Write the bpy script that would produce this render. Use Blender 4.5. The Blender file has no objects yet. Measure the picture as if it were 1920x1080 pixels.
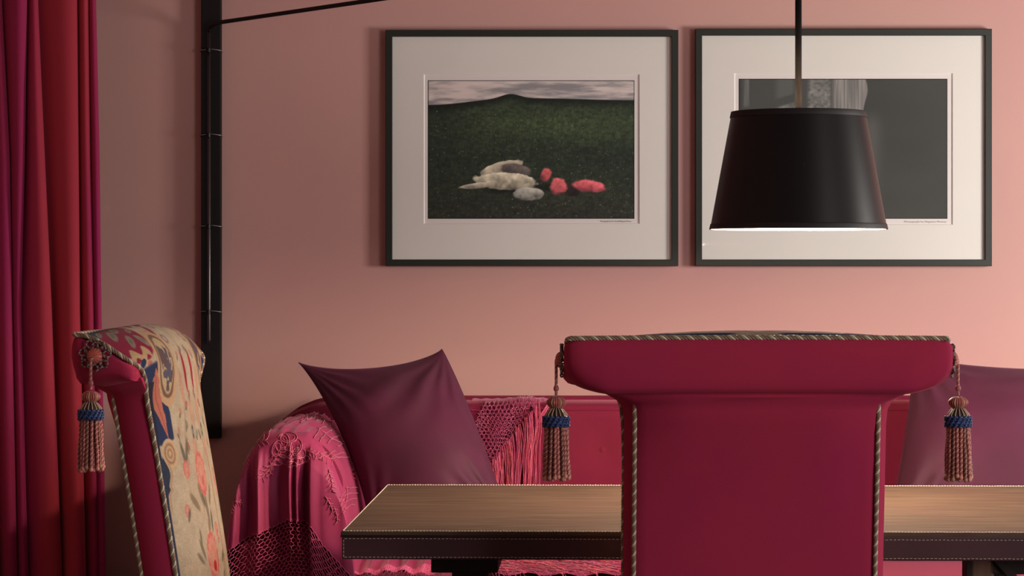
import bpy, math, random
import numpy as np
from mathutils import Vector, Matrix

# ------------------------------------------------------------------ camera, world, lights, exposure
scene = bpy.context.scene
COL = scene.collection
F = 5200.0; CX = 980.0; CY = 510.0; CH = 1.22          # focal in px, principal point, eye height
cam_d = bpy.data.cameras.new('camera'); cam = bpy.data.objects.new('camera', cam_d); COL.objects.link(cam)
cam_d.sensor_fit = 'HORIZONTAL'; cam_d.sensor_width = 36.0
cam_d.lens = 36.0*F/1920.0
cam_d.shift_x = -(CX-960.0)/1920.0
cam_d.shift_y = (CY-540.0)/1920.0
cam_d.clip_start = 0.05; cam_d.clip_end = 60
cam.location = (0, 0, CH); cam.rotation_euler = (math.radians(90), 0, 0)
scene.camera = cam
scene.view_settings.view_transform = 'Standard'
scene.view_settings.look = 'None'
scene.view_settings.exposure = 0.0
scene.view_settings.gamma = 1.0
scene.view_settings.use_curve_mapping = False

world = bpy.data.worlds.new('world'); scene.world = world; world.use_nodes = True
bg = world.node_tree.nodes['Background']
bg.inputs['Color'].default_value = (1.0, 0.90, 0.90, 1); bg.inputs['Strength'].default_value = 0.13

def area_light(name, loc, target, sx, sy, power, color):
    d = bpy.data.lights.new(name, 'AREA'); d.shape = 'RECTANGLE'; d.size = sx; d.size_y = sy
    d.energy = power; d.color = color
    o = bpy.data.objects.new(name, d); COL.objects.link(o); o.location = loc
    o.rotation_euler = (Vector(target)-Vector(loc)).to_track_quat('-Z', 'Y').to_euler()
    return o
area_light('window_light_right', (2.5, 5.8, 1.32), (0.6, 7.2, 1.25), 0.6, 0.6, 50, (1.0, 0.94, 0.88))
area_light('front_fill_light', (3.0, 2.2, 1.45), (0.2, 5.0, 0.95), 1.3, 1.3, 60, (1.0, 0.95, 0.95))  # soft fill added from the camera side

# ------------------------------------------------------------------ helpers
rnd = random.Random(7)
def PX(px, py, Y):
    return Vector(((px-CX)*Y/F, Y, CH-(py-CY)*Y/F))
def PXx(px, Y): return (px-CX)*Y/F
def PXz(py, Y): return CH-(py-CY)*Y/F

def s2l(c):
    c = np.asarray(c, float)/255.0
    return np.where(c <= 0.04045, c/12.92, ((c+0.055)/1.055)**2.4)
def rgb(r, g, b):
    v = s2l((r, g, b)); return (float(v[0]), float(v[1]), float(v[2]), 1.0)

class MB:
    def __init__(self): self.v = []; self.f = []; self.c = []
    def add(self, verts, faces, col=None):
        n = len(self.v)
        self.v.extend([tuple(p) for p in verts])
        self.f.extend([tuple(i+n for i in fc) for fc in faces])
        if col is None: col = (1, 1, 1, 1)
        self.c.extend([col]*len(verts))
    def box(self, x0, x1, y0, y1, z0, z1, col=None):
        v = [(x0,y0,z0),(x1,y0,z0),(x1,y1,z0),(x0,y1,z0),(x0,y0,z1),(x1,y0,z1),(x1,y1,z1),(x0,y1,z1)]
        self.add(v, [(0,3,2,1),(4,5,6,7),(0,1,5,4),(1,2,6,5),(2,3,7,6),(3,0,4,7)], col)
    def tube(self, pts, r, seg=6, col=None, cap=True, closed=False):
        pts = [Vector(p) for p in pts]; n = len(pts)
        if n < 2: return
        rr = r if hasattr(r, '__len__') else [r]*n
        tans = []
        for i in range(n):
            a = pts[(i-1) % n] if (closed or i > 0) else pts[i]
            b = pts[(i+1) % n] if (closed or i < n-1) else pts[i]
            t = b-a
            tans.append(t.normalized() if t.length > 1e-9 else Vector((0, 0, 1)))
        up = Vector((0, 0, 1)) if abs(tans[0].z) < 0.9 else Vector((1, 0, 0))
        nrm = tans[0].cross(up).normalized()
        verts = []
        for i in range(n):
            t = tans[i]; nrm = (nrm - t*nrm.dot(t))
            nrm = nrm.normalized() if nrm.length > 1e-6 else t.orthogonal().normalized()
            bi = t.cross(nrm)
            for k in range(seg):
                a = 2*math.pi*k/seg
                verts.append(pts[i] + (nrm*math.cos(a)+bi*math.sin(a))*rr[i])
        faces = []
        m = n if closed else n-1
        for i in range(m):
            j = (i+1) % n
            for k in range(seg):
                l = (k+1) % seg
                faces.append((i*seg+k, i*seg+l, j*seg+l, j*seg+k))
        if cap and not closed:
            faces.append(tuple(range(seg-1, -1, -1))); faces.append(tuple((n-1)*seg+k for k in range(seg)))
        self.add(verts, faces, col)
    def grid(self, fn, nu, nv, col=None):
        verts = [fn(i/(nu-1), j/(nv-1)) for j in range(nv) for i in range(nu)]
        faces = [(j*nu+i, j*nu+i+1, (j+1)*nu+i+1, (j+1)*nu+i) for j in range(nv-1) for i in range(nu-1)]
        self.add(verts, faces, col)
    def lathe(self, prof, origin, seg=24, col=None, cap=True, wob=None):
        o = Vector(origin); verts = []
        for (r, z) in prof:
            for k in range(seg):
                a = 2*math.pi*k/seg
                q = r*(1+(wob(a) if wob else 0))
                verts.append((o.x+q*math.cos(a), o.y+q*math.sin(a), o.z+z))
        faces = []
        for i in range(len(prof)-1):
            for k in range(seg):
                l = (k+1) % seg
                faces.append((i*seg+k, i*seg+l, (i+1)*seg+l, (i+1)*seg+k))
        if cap:
            faces.append(tuple(range(seg-1, -1, -1))); faces.append(tuple((len(prof)-1)*seg+k for k in range(seg)))
        self.add(verts, faces, col)
    def build(self, name, mat, parent=None, smooth=True, loc=None, colors=False):
        me = bpy.data.meshes.new(name); me.from_pydata(self.v, [], self.f)
        if smooth: me.polygons.foreach_set('use_smooth', [True]*len(me.polygons))
        if colors:
            at = me.color_attributes.new('col', 'FLOAT_COLOR', 'POINT')
            at.data.foreach_set('color', np.array(self.c, dtype=np.float32).ravel())
        me.materials.append(mat); me.update()
        o = bpy.data.objects.new(name, me); COL.objects.link(o)
        if parent: o.parent = parent
        if loc: o.location = loc
        return o

def bevel(o, w=0.003, seg=2):
    m = o.modifiers.new('bevel', 'BEVEL'); m.width = w; m.segments = seg; m.limit_method = 'ANGLE'; m.angle_limit = math.radians(40)
    m.harden_normals = False
    return o
def smooth_angle(o, deg=35):
    me = o.data
    me.set_sharp_from_angle(angle=math.radians(deg))
    return o
def subsurf(o, n=1):
    m = o.modifiers.new('sub', 'SUBSURF'); m.levels = n; m.render_levels = n; return o

def tag(o, label, cat, group=None):
    o['label'] = label; o['category'] = cat
    if group: o['group'] = group
    return o
def empty(name, loc, rz=0, label=None, cat=None, group=None):
    o = bpy.data.objects.new(name, None); COL.objects.link(o); o.location = loc; o.rotation_euler = (0, 0, rz)
    o.empty_display_size = 0.05
    if label: tag(o, label, cat, group)
    return o
def structure(o): o['kind'] = 'structure'; return o

def catmull(pts, n):
    """resample a polyline smoothly to n points"""
    P = [np.array(p, float) for p in pts]; P = [2*P[0]-P[1]] + P + [2*P[-1]-P[-2]]
    m = len(P)-3; out = []
    for i in range(n):
        u = i/(n-1)*m; k = min(int(u), m-1); t = u-k
        a, b, c, d = P[k:k+4]
        out.append(0.5*((2*b)+(-a+c)*t+(2*a-5*b+4*c-d)*t*t+(-a+3*b-3*c+d)*t**3))
    return out
def cat_at(rows, u):
    P = rows; m = len(P)-1; u = max(0, min(m, u)); k = min(int(u), m-1); t = u-k
    b = P[k]; c = P[k+1]; a = P[k-1] if k > 0 else 2*b-c; d = P[k+2] if k+2 <= m else 2*c-b
    return 0.5*((2*b)+(-a+c)*t+(2*a-5*b+4*c-d)*t*t+(-a+3*b-3*c+d)*t**3)

def resample(pts, step):
    pts = [Vector(p) for p in pts]; L = [0]
    for i in range(1, len(pts)): L.append(L[-1]+(pts[i]-pts[i-1]).length)
    n = max(2, int(L[-1]/step)+1); out = []; j = 0
    for i in range(n):
        s = L[-1]*i/(n-1)
        while j < len(L)-2 and L[j+1] < s: j += 1
        t = (s-L[j])/max(1e-9, L[j+1]-L[j]); out.append(pts[j].lerp(pts[j+1], min(1, t)))
    return out
def twisted(mb, path, R, pitch, cols, step=None, seg=5, phase=0, fat=0.62):
    """a rope: several strands winding round a path"""
    step = step or pitch/8
    pts = resample(path, step); n = len(pts)
    up = Vector((0.3, 0.2, 0.93)); nrm = None; dist = 0
    frames = []
    for i in range(n):
        t = (pts[min(n-1, i+1)]-pts[max(0, i-1)]).normalized()
        if nrm is None: nrm = t.orthogonal().normalized()
        nrm = (nrm-t*nrm.dot(t)).normalized(); frames.append((pts[i], nrm.copy(), t.cross(nrm), dist))
        if i < n-1: dist += (pts[i+1]-pts[i]).length
    k = len(cols)
    for s in range(k):
        line = []
        for (p, a, b, d) in frames:
            th = 2*math.pi*(d/pitch + s/k)+phase
            line.append(p+(a*math.cos(th)+b*math.sin(th))*R*(1-fat*0.8))
        mb.tube(line, R*fat, seg, cols[s])

def vnoise(x, y, seed=0):
    """smooth value noise on numpy arrays"""
    xi = np.floor(x).astype(np.int64); yi = np.floor(y).astype(np.int64); xf = x-xi; yf = y-yi
    def h(a, b):
        n = (a*374761393 + b*668265263 + seed*1442695041) & 0x7fffffff
        n = ((n ^ (n >> 13))*1274126177) & 0x7fffffff
        return ((n ^ (n >> 16)) & 0xffff)/65535.0
    u = xf*xf*(3-2*xf); v = yf*yf*(3-2*yf)
    return (h(xi, yi)*(1-u)+h(xi+1, yi)*u)*(1-v)+(h(xi, yi+1)*(1-u)+h(xi+1, yi+1)*u)*v
def fbm(x, y, seed=0, o=4):
    s = 0; a = 0.5; t = 0
    for i in range(o):
        s = s+a*vnoise(x*2**i, y*2**i, seed+i*17); t += a; a *= 0.5
    return s/t
def sstep(a, b, x):
    t = np.clip((x-a)/(b-a), 0, 1); return t*t*(3-2*t)

# ------------------------------------------------------------------ materials
def mat_new(name):
    m = bpy.data.materials.new(name); m.use_nodes = True
    return m, m.node_tree, m.node_tree.nodes['Principled BSDF']
def setp(b, **k):
    nm = dict(rough='Roughness', metal='Metallic', sheen='Sheen Weight', sheenr='Sheen Roughness', spec='Specular IOR Level',
              aniso='Anisotropic', coat='Coat Weight', coatr='Coat Roughness', ior='IOR')
    for q, v in k.items():
        if q == 'sheentint': b.inputs['Sheen Tint'].default_value = v
        else: b.inputs[nm[q]].default_value = v
def cloth(name, c1, c2, scale=6, rough=0.85, sheen=0.4, tint=(1, .6, .7, 1), bump=0.15, bscale=900, spec=0.2, vec=(1, 1, 1), sheenr=0.4):
    m, nt, b = mat_new(name)
    tc = nt.nodes.new('ShaderNodeTexCoord'); mp = nt.nodes.new('ShaderNodeMapping'); mp.inputs['Scale'].default_value = vec
    n = nt.nodes.new('ShaderNodeTexNoise'); n.inputs['Scale'].default_value = scale; n.inputs['Detail'].default_value = 3
    r = nt.nodes.new('ShaderNodeValToRGB'); r.color_ramp.elements[0].position = 0.35; r.color_ramp.elements[1].position = 0.65
    r.color_ramp.elements[0].color = c1; r.color_ramp.elements[1].color = c2
    nt.links.new(tc.outputs['Object'], mp.inputs[0]); nt.links.new(mp.outputs[0], n.inputs['Vector'])
    nt.links.new(n.outputs['Fac'], r.inputs[0]); nt.links.new(r.outputs[0], b.inputs['Base Color'])
    if bump:
        n2 = nt.nodes.new('ShaderNodeTexNoise'); n2.inputs['Scale'].default_value = bscale
        bp = nt.nodes.new('ShaderNodeBump'); bp.inputs['Strength'].default_value = bump; bp.inputs['Distance'].default_value = 0.001
        nt.links.new(tc.outputs['Object'], n2.inputs['Vector']); nt.links.new(n2.outputs['Fac'], bp.inputs['Height'])
        nt.links.new(bp.outputs[0], b.inputs['Normal'])
    setp(b, rough=rough, sheen=sheen, spec=spec, sheentint=tint, sheenr=sheenr)
    return m
def plain(name, c, **k):
    m, nt, b = mat_new(name); b.inputs['Base Color'].default_value = c; setp(b, **k); return m
def vcol(name, rough=0.8, sheen=0.1, spec=0.25, mottle=0.0, bscale=1200, bump=0.0):
    m, nt, b = mat_new(name)
    a = nt.nodes.new('ShaderNodeAttribute'); a.attribute_name = 'col'
    out = a.outputs['Color']
    tc = nt.nodes.new('ShaderNodeTexCoord')
    if mottle:
        n = nt.nodes.new('ShaderNodeTexNoise'); n.inputs['Scale'].default_value = bscale; n.inputs['Detail'].default_value = 2
        mr = nt.nodes.new('ShaderNodeMapRange'); mr.inputs[1].default_value = 0.3; mr.inputs[2].default_value = 0.7
        mr.inputs[3].default_value = 1-mottle; mr.inputs[4].default_value = 1+mottle*0.6
        mx = nt.nodes.new('ShaderNodeMix'); mx.data_type = 'RGBA'; mx.blend_type = 'MULTIPLY'; mx.inputs[0].default_value = 1
        nt.links.new(tc.outputs['Object'], n.inputs['Vector']); nt.links.new(n.outputs['Fac'], mr.inputs[0])
        nt.links.new(out, mx.inputs[6]); nt.links.new(mr.outputs[0], mx.inputs[7]); out = mx.outputs[2]
    if bump:
        n2 = nt.nodes.new('ShaderNodeTexNoise'); n2.inputs['Scale'].default_value = bscale
        bp = nt.nodes.new('ShaderNodeBump'); bp.inputs['Strength'].default_value = bump; bp.inputs['Distance'].default_value = 0.001
        nt.links.new(tc.outputs['Object'], n2.inputs['Vector']); nt.links.new(n2.outputs['Fac'], bp.inputs['Height'])
        nt.links.new(bp.outputs[0], b.inputs['Normal'])
    nt.links.new(out, b.inputs['Base Color']); setp(b, rough=rough, sheen=sheen, spec=spec)
    return m

M = {}
M['wall'] = cloth('pink_plaster', (0.555, 0.325, 0.285, 1), (0.54, 0.298, 0.280, 1), scale=1.3, rough=0.9, sheen=0, bump=0.12, bscale=260, spec=0.15)
M['velvet'] = cloth('crimson_velvet', (0.37, 0.026, 0.078, 1), (0.40, 0.030, 0.070, 1), scale=5, rough=0.95, sheen=0.30, tint=(1, .25, .35, 1), bump=0.3, bscale=1400, spec=0.05)
M['sofa_velvet'] = cloth('sofa_velvet', (0.17, 0.015, 0.043, 1), (0.18, 0.018, 0.038, 1), scale=4, rough=0.95, sheen=0.25, tint=(1, .35, .45, 1), bump=0.2, bscale=1200, spec=0.05)
M['leather_top'] = None
M['black_metal'] = plain('black_metal', (0.012, 0.010, 0.010, 1), rough=0.35, metal=0.6, spec=0.5)
M['board'] = cloth('black_board', (0.0075, 0.006, 0.006, 1), (0.010, 0.0075, 0.007, 1), scale=20, rough=0.7, sheen=0, bump=0.1, bscale=500, spec=0.25)
M['bright_metal'] = plain('worn_metal', (0.12, 0.11, 0.11, 1), rough=0.32, metal=0.9)
M['frame'] = plain('frame_lacquer', (0.017, 0.019, 0.014, 1), rough=0.42, spec=0.4)
M['mat_board'] = cloth('mat_board', (0.69, 0.67, 0.62, 1), (0.71, 0.69, 0.64, 1), scale=3, rough=0.9, sheen=0, bump=0, spec=0.1)
M['paper'] = plain('print_paper', (0.70, 0.66, 0.63, 1), rough=0.7, spec=0.2)
M['bevel_white'] = plain('mat_bevel', (0.85, 0.82, 0.78, 1), rough=0.8)
M['ink'] = plain('caption_ink', (0.30, 0.26, 0.24, 1), rough=0.8)
M['vprint'] = vcol('print_ink', rough=0.55, sheen=0, spec=0.3)
M['rope'] = vcol('silk_rope', rough=0.5, sheen=0.2, spec=0.4)
M['needle'] = vcol('needlepoint', rough=0.95, sheen=0.05, spec=0.08, mottle=0.26, bscale=520, bump=0.6)
M['floor'] = cloth('dark_floorboards', (0.05, 0.022, 0.014, 1), (0.075, 0.034, 0.02, 1), scale=3, rough=0.5, sheen=0, bump=0.0, vec=(1, 12, 1), spec=0.4)
M['ceiling'] = plain('ceiling_paint', (0.35, 0.26, 0.25, 1), rough=0.9)
M['dark_wood'] = cloth('dark_wood', (0.016, 0.008, 0.007, 1), (0.026, 0.012, 0.010, 1), scale=5, rough=0.55, sheen=0, bump=0.05, bscale=200, vec=(8, 8, 1), spec=0.3)
M['mid_wood'] = cloth('mid_wood', (0.16, 0.075, 0.045, 1), (0.22, 0.11, 0.065, 1), scale=9, rough=0.5, sheen=0, bump=0.05, bscale=200, vec=(8, 8, 1), spec=0.3)
M['stitch'] = plain('cream_thread', (0.80, 0.72, 0.58, 1), rough=0.7)
M['stitch_dull'] = plain('grey_thread', (0.48, 0.42, 0.35, 1), rough=0.7)
M['silk'] = cloth('magenta_silk', (0.34, 0.032, 0.110, 1), (0.38, 0.042, 0.115, 1), scale=9, rough=0.58, sheen=0.2, tint=(1, .6, .75, 1), bump=0.1, bscale=700, spec=0.25)
M['silk_thread'] = plain('pink_silk_thread', (0.58, 0.085, 0.17, 1), rough=0.42, sheen=0.3, spec=0.5)
M['net'] = plain('magenta_netting', (0.70, 0.08, 0.23, 1), rough=0.5, sheen=0.3, spec=0.3)
M['fringe'] = vcol('shawl_fringe', rough=0.45, sheen=0.3, spec=0.4)
M['plum'] = cloth('plum_satin', (0.062, 0.016, 0.030, 1), (0.098, 0.018, 0.048, 1), scale=3.5, rough=0.55, sheen=0.10, tint=(.9, .35, .65, 1), bump=0.12, bscale=900, spec=0.16)

# table leathers
def leather_top():
    m, nt, b = mat_new('brown_leather')
    tc = nt.nodes.new('ShaderNodeTexCoord'); mp = nt.nodes.new('ShaderNodeMapping'); mp.inputs['Scale'].default_value = (3.2, 26, 1)
    n = nt.nodes.new('ShaderNodeTexNoise'); n.inputs['Scale'].default_value = 2.0; n.inputs['Detail'].default_value = 6; n.inputs['Distortion'].default_value = 0.6
    r = nt.nodes.new('ShaderNodeValToRGB'); e = r.color_ramp.elements
    e[0].position = 0.30; e[0].color = (0.062, 0.040, 0.028, 1); e[1].position = 0.72; e[1].color = (0.135, 0.092, 0.062, 1)
    q = e.new(0.5); q.color = (0.097, 0.062, 0.041, 1)
    nt.links.new(tc.outputs['Object'], mp.inputs[0]); nt.links.new(mp.outputs[0], n.inputs['Vector'])
    nt.links.new(n.outputs['Fac'], r.inputs[0])
    n3 = nt.nodes.new('ShaderNodeTexNoise'); n3.inputs['Scale'].default_value = 5
    mx = nt.nodes.new('ShaderNodeMix'); mx.data_type = 'RGBA'; mx.inputs[7].default_value = (0.105, 0.057, 0.047, 1)
    mr = nt.nodes.new('ShaderNodeMapRange'); mr.inputs[1].default_value = 0.45; mr.inputs[2].default_value = 0.75; mr.inputs[4].default_value = 0.6
    nt.links.new(tc.outputs['Object'], n3.inputs['Vector']); nt.links.new(n3.outputs['Fac'], mr.inputs[0]); nt.links.new(mr.outputs[0], mx.inputs[0])
    nt.links.new(r.outputs[0], mx.inputs[6]); nt.links.new(mx.outputs[2], b.inputs['Base Color'])
    setp(b, rough=0.78, spec=0.12)
    return m
M['leather_top'] = leather_top()
M['leather_side'] = cloth('dark_leather', (0.046, 0.016, 0.021, 1), (0.066, 0.022, 0.027, 1), scale=5, rough=0.6, sheen=0.1, bump=0.2, bscale=500, spec=0.3)

# curtain cloth: crimson with broad magenta bands woven down its length
def curtain_mat():
    m, nt, b = mat_new('curtain_velvet')
    tc = nt.nodes.new('ShaderNodeTexCoord'); mp = nt.nodes.new('ShaderNodeMapping'); mp.inputs['Scale'].default_value = (1, 1, 0.22)
    n = nt.nodes.new('ShaderNodeTexNoise'); n.inputs['Scale'].default_value = 9; n.inputs['Detail'].default_value = 1
    sx = nt.nodes.new('ShaderNodeSeparateXYZ'); nt.links.new(tc.outputs['Object'], sx.inputs[0])
    r0 = nt.nodes.new('ShaderNodeValToRGB'); e = r0.color_ramp.elements
    mr = nt.nodes.new('ShaderNodeMapRange'); mr.inputs[1].default_value = -1.36; mr.inputs[2].default_value = -1.06
    nt.links.new(sx.outputs[0], mr.inputs[0]); nt.links.new(mr.outputs[0], r0.inputs[0])
    e[0].position = 0.0; e[0].color = (0.33, 0.030, 0.082, 1); e[1].position = 1.0; e[1].color = (0.32, 0.026, 0.115, 1)
    for p, c in ((0.28, (0.34, 0.026, 0.100, 1)), (0.45, (0.40, 0.040, 0.062, 1)), (0.80, (0.41, 0.040, 0.060, 1)), (0.88, (0.33, 0.024, 0.09, 1))):
        q = e.new(p); q.color = c
    mx = nt.nodes.new('ShaderNodeMix'); mx.data_type = 'RGBA'; mx.inputs[7].default_value = (0.33, 0.024, 0.11, 1)
    m2 = nt.nodes.new('ShaderNodeMapRange'); m2.inputs[1].default_value = 0.5; m2.inputs[2].default_value = 0.7; m2.inputs[4].default_value = 0.7
    nt.links.new(tc.outputs['Object'], mp.inputs[0]); nt.links.new(mp.outputs[0], n.inputs['Vector'])
    nt.links.new(n.outputs['Fac'], m2.inputs[0]); nt.links.new(m2.outputs[0], mx.inputs[0])
    nt.links.new(r0.outputs[0], mx.inputs[6]); nt.links.new(mx.outputs[2], b.inputs['Base Color'])
    setp(b, rough=0.9, sheen=0.5, spec=0.08, sheentint=(1, .38, .45, 1), sheenr=0.4)
    return m
M['curtain'] = curtain_mat()

# ------------------------------------------------------------------ room
WY = 7.3; WX0 = -1.75; WX1 = 3.2; HZ = 2.75
b = MB(); b.box(WX0-0.1, WX1, WY, WY+0.1, 0, HZ); structure(b.build('wall_back', M['wall'], smooth=False))
b = MB(); b.box(WX0-0.1, WX0, 2.0, WY, 0, HZ); structure(b.build('wall_left', M['wall'], smooth=False))
b = MB(); b.box(WX0-0.1, WX1, -0.5, WY+0.1, -0.1, 0); structure(b.build('floor', M['floor'], smooth=False))
b = MB(); b.box(WX0-0.1, WX1, 2.0, WY+0.1, HZ, HZ+0.1); structure(b.build('ceiling', M['ceiling'], smooth=False))
b = MB(); b.box(WX0, WX1, WY-0.015, WY, 0, 0.12); structure(bevel(b.build('baseboard_back', M['wall'], smooth=False), 0.004))

# ------------------------------------------------------------------ curtain
def curtain():
    # each fold: where its turned edge hangs (pixel column at y 0, 300, 580, 1080) and how far it stands out
    E = [(-150, -148, -146, -140, .04), (-105, -100, -98, -90, .05), (-62, -58, -54, -46, .045), (-22, -14, -10, 2, .05), (6, 22, 26, 36, .05), (55, 50, 42, 56, .055), (74, 88, 101, 120, .05), (148, 151, 153, 165, .065), (168, 172, 178, 187, .045), (182, 189, 192, 201, .05)]
    zk = [PXz(p, 7.13) for p in (1080, 580, 300, 0)]
    Y0 = 7.15; n = 420; nz = 70
    b = MB(); verts = []
    for j in range(nz):
        t = j/(nz-1); z = HZ-0.05-(HZ-0.09)*t; pts = []
        ed = [float(np.interp(z, zk, (e[3], e[2], e[1], e[0]))) for e in E]
        for k, e in enumerate(E):
            x1 = ed[k]; x0 = ed[k-1]-5 if k else x1-45; w = x1-x0; d = e[4]*(.85+.2*math.sin(k*2.1+z*1.3)); d = min(d, .0014*max(12, w)*1.05)
            pts += [(x0, .003), (x0+.16*w, .25*d), (x0+.42*w, .70*d), (x0+.68*w, .96*d), (x0+.86*w, .98*d), (x1-1, .80*d), (x1, .5*d), (x1-4, .12*d)]
        for (p, d) in catmull(pts, n):
            verts.append((PXx(p, Y0), Y0-d-0.01, z))
    faces = [(j*n+i, j*n+i+1, (j+1)*n+i+1, (j+1)*n+i) for j in range(nz-1) for i in range(n-1)]
    b.add(verts, faces)
    root = b.build('curtain', M['curtain'])
    m = root.modifiers.new('thick', 'SOLIDIFY'); m.thickness = 0.0025; m.offset = 0
    tag(root, 'long crimson and magenta velvet curtain hanging in soft folds at the far left', 'curtain')
    return root
curtain()

# ------------------------------------------------------------------ framed prints
def print_paint_meadow(u, v):
    # u 0..1 left-right, v 0..1 top-bottom: open dark green meadow, low hill, cloudy sky (plain stand-in picture)
    h, w = u.shape
    n1 = fbm(u*6, v*26, 3, 5); n2 = fbm(u*14, v*50, 8, 4)
    sky = np.empty((h, w, 3)); light = np.array([204, 192, 186.]); grey = np.array([134, 132, 134.])
    k = sstep(0.30, 0.66, n1*0.65+n2*0.35)[..., None]
    sky[:] = light*(1-k)+grey*k
    hor = 0.178-0.050*sstep(0.0, 0.42, u)-0.030*np.exp(-((u-0.40)/0.062)**2)+0.015*sstep(0.45, 1, u)
    g1 = np.array([34, 44, 34.]); g2 = np.array([60, 74, 48.]); g3 = np.array([44, 44, 36.])
    gn = fbm(u*60, v*70, 21, 4); gb = fbm(u*3, v*5, 5, 3)
    midlit = np.exp(-((v-0.30)/0.13)**2)*sstep(0.05, .35, u)
    kk = np.clip(0.15+0.75*midlit+0.5*(gb-0.5), 0, 1)[..., None]
    field = g1*(1-kk)+g2*kk
    lk = (sstep(0.55, 1.0, v)*0.7)[..., None]; field = field*(1-lk)+g3*lk
    field = field*(0.62+0.75*gn[..., None])
    streak = fbm(u*220, v*40, 31, 2); field *= (0.8+0.4*streak[..., None])
    hill = ((v-hor) < 0.05)[..., None]*1.0
    kh = (1-sstep(0.0, 0.07, v-hor))[..., None]; field = field*(1-kh*0.55)
    m = sstep(-0.003, 0.003, v-hor)[..., None]
    c = sky*(1-m)+field*m
    # small white flowers
    rr = np.random.RandomState(4)
    for i in range(260):
        fu = rr.rand(); fv = 0.22+0.77*rr.rand()**0.75
        q = np.exp(-(((u-fu)*1.5)**2+(v-fv)**2)/(0.0018+0.0016*rr.rand())**2)
        a = (0.35+0.5*rr.rand()); c = c*(1-(q*a)[..., None])+np.array([196, 190, 166.])*(q*a)[..., None]
    # a low pale boulder outcrop and a clump of pink blossom in the grass
    def blob(cx, cy, rx, ry, rot, col, soft=0.25, seed=1, amp=0.35):
        nonlocal c
        du = (u-cx)*1.5; dv = v-cy; x = du*math.cos(rot)+dv*math.sin(rot); y = -du*math.sin(rot)+dv*math.cos(rot)
        d = np.sqrt((x/rx)**2+(y/ry)**2)+amp*(fbm(u*24, v*24, seed, 3)-0.5)
        a = (1-sstep(1-soft, 1, d))[..., None]
        sh = (0.62+0.65*fbm(u*38, v*30, seed+9, 4)-0.30*np.clip(y/ry, -1, 1))[..., None]
        c = c*(1-a)+np.array(col, float)*sh*a
    blob(0.46, 0.78, 0.36, 0.05, -0.05, (22, 26, 20), 0.6, 44)
    blob(0.36, 0.63, 0.17, 0.045, -0.28, (176, 168, 148), 0.12, 2)
    blob(0.43, 0.65, 0.12, 0.050, 0.2, (96, 88, 84), 0.2, 12)
    blob(0.38, 0.73, 0.24, 0.065, 0.06, (186, 180, 158), 0.10, 5)
    blob(0.24, 0.76, 0.15, 0.022, -0.10, (170, 164, 144), 0.2, 7)
    blob(0.49, 0.82, 0.12, 0.050, 0.0, (150, 150, 140), 0.15, 9)
    blob(0.70, 0.79, 0.07, 0.055, 0.3, (40, 30, 30), 0.4, 46)
    blob(0.63, 0.765, 0.075, 0.065, 0.1, (206, 98, 104), 0.3, 13, 0.6)
    blob(0.78, 0.765, 0.125, 0.050, 0.12, (212, 98, 108), 0.3, 15, 0.6)
    blob(0.57, 0.68, 0.045, 0.06, 0.4, (190, 88, 92), 0.4, 17, 0.7)
    edge = (np.minimum(np.minimum(u, 1-u)*1.5, np.minimum(v, 1-v)) < 0.004)
    c[edge] *= 0.35
    return c
def print_paint_dark(u, v):
    n = fbm(u*3, v*4, 9, 3)
    c = np.zeros(u.shape+(3,)); c[:] = np.array([56, 57, 54.]); c *= (0.92+0.16*n[..., None])
    def mix(a, col):
        nonlocal c
        c = c*(1-a[..., None])+np.array(col, float)*a[..., None]
    edgel = 0.61+0.01*np.sin(v*20)
    bott = 0.285+0.5*np.clip(0.612-u, 0, 1)*0.9
    inside = sstep(0, 0.006, edgel-u)*sstep(0, 0.02, bott-v+0.0)
    streak = fbm(u*150, v*4+3, 15, 3); crink = fbm(u*60, v*60, 17, 3)
    mix(inside*sstep(0.0, 0.02, u)*0.55, (72, 74, 72))
    band = sstep(0.44, 0.46, u)*(0.55+0.8*(streak-0.35)); mix(np.clip(inside*band, 0, 1), (142, 138, 134))
    band = sstep(0.32, 0.345, u)*(1-sstep(0.43, 0.45, u))*(0.35+1.0*(crink-0.35)); mix(np.clip(inside*band, 0, 1), (140, 138, 134))
    top = 0.20-0.45*(u-0.17)
    band = sstep(0.17, 0.18, u)*(1-sstep(0.27, 0.28, u))*sstep(0, 0.02, v-top)*(0.4+0.9*(crink-0.35)); mix(np.clip(inside*band, 0, 1), (128, 128, 124))
    band = sstep(0.16, 0.2, u)*(1-sstep(0.25, 0.28, u))*sstep(0, 0.02, top-0.04-v)*0.35; mix(np.clip(band, 0, 1), (110, 112, 110))
    band = sstep(0.015, 0.03, u)*(1-sstep(0.045, 0.055, u))*(streak*0.8)*(1-sstep(.18, .22, v)); mix(np.clip(band, 0, 1), (120, 122, 120))
    mix(np.clip(np.exp(-((u-0.64)/0.04)**2)*sstep(0.2, 0.35, v)*0.30*(1-sstep(.5, 1, v)), 0, 1), (120, 118, 112))
    edge = (np.minimum(np.minimum(u, 1-u)*1.5, np.minimum(v, 1-v)) < 0.004)
    c[edge] = (16, 12, 10)
    return c

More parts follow.
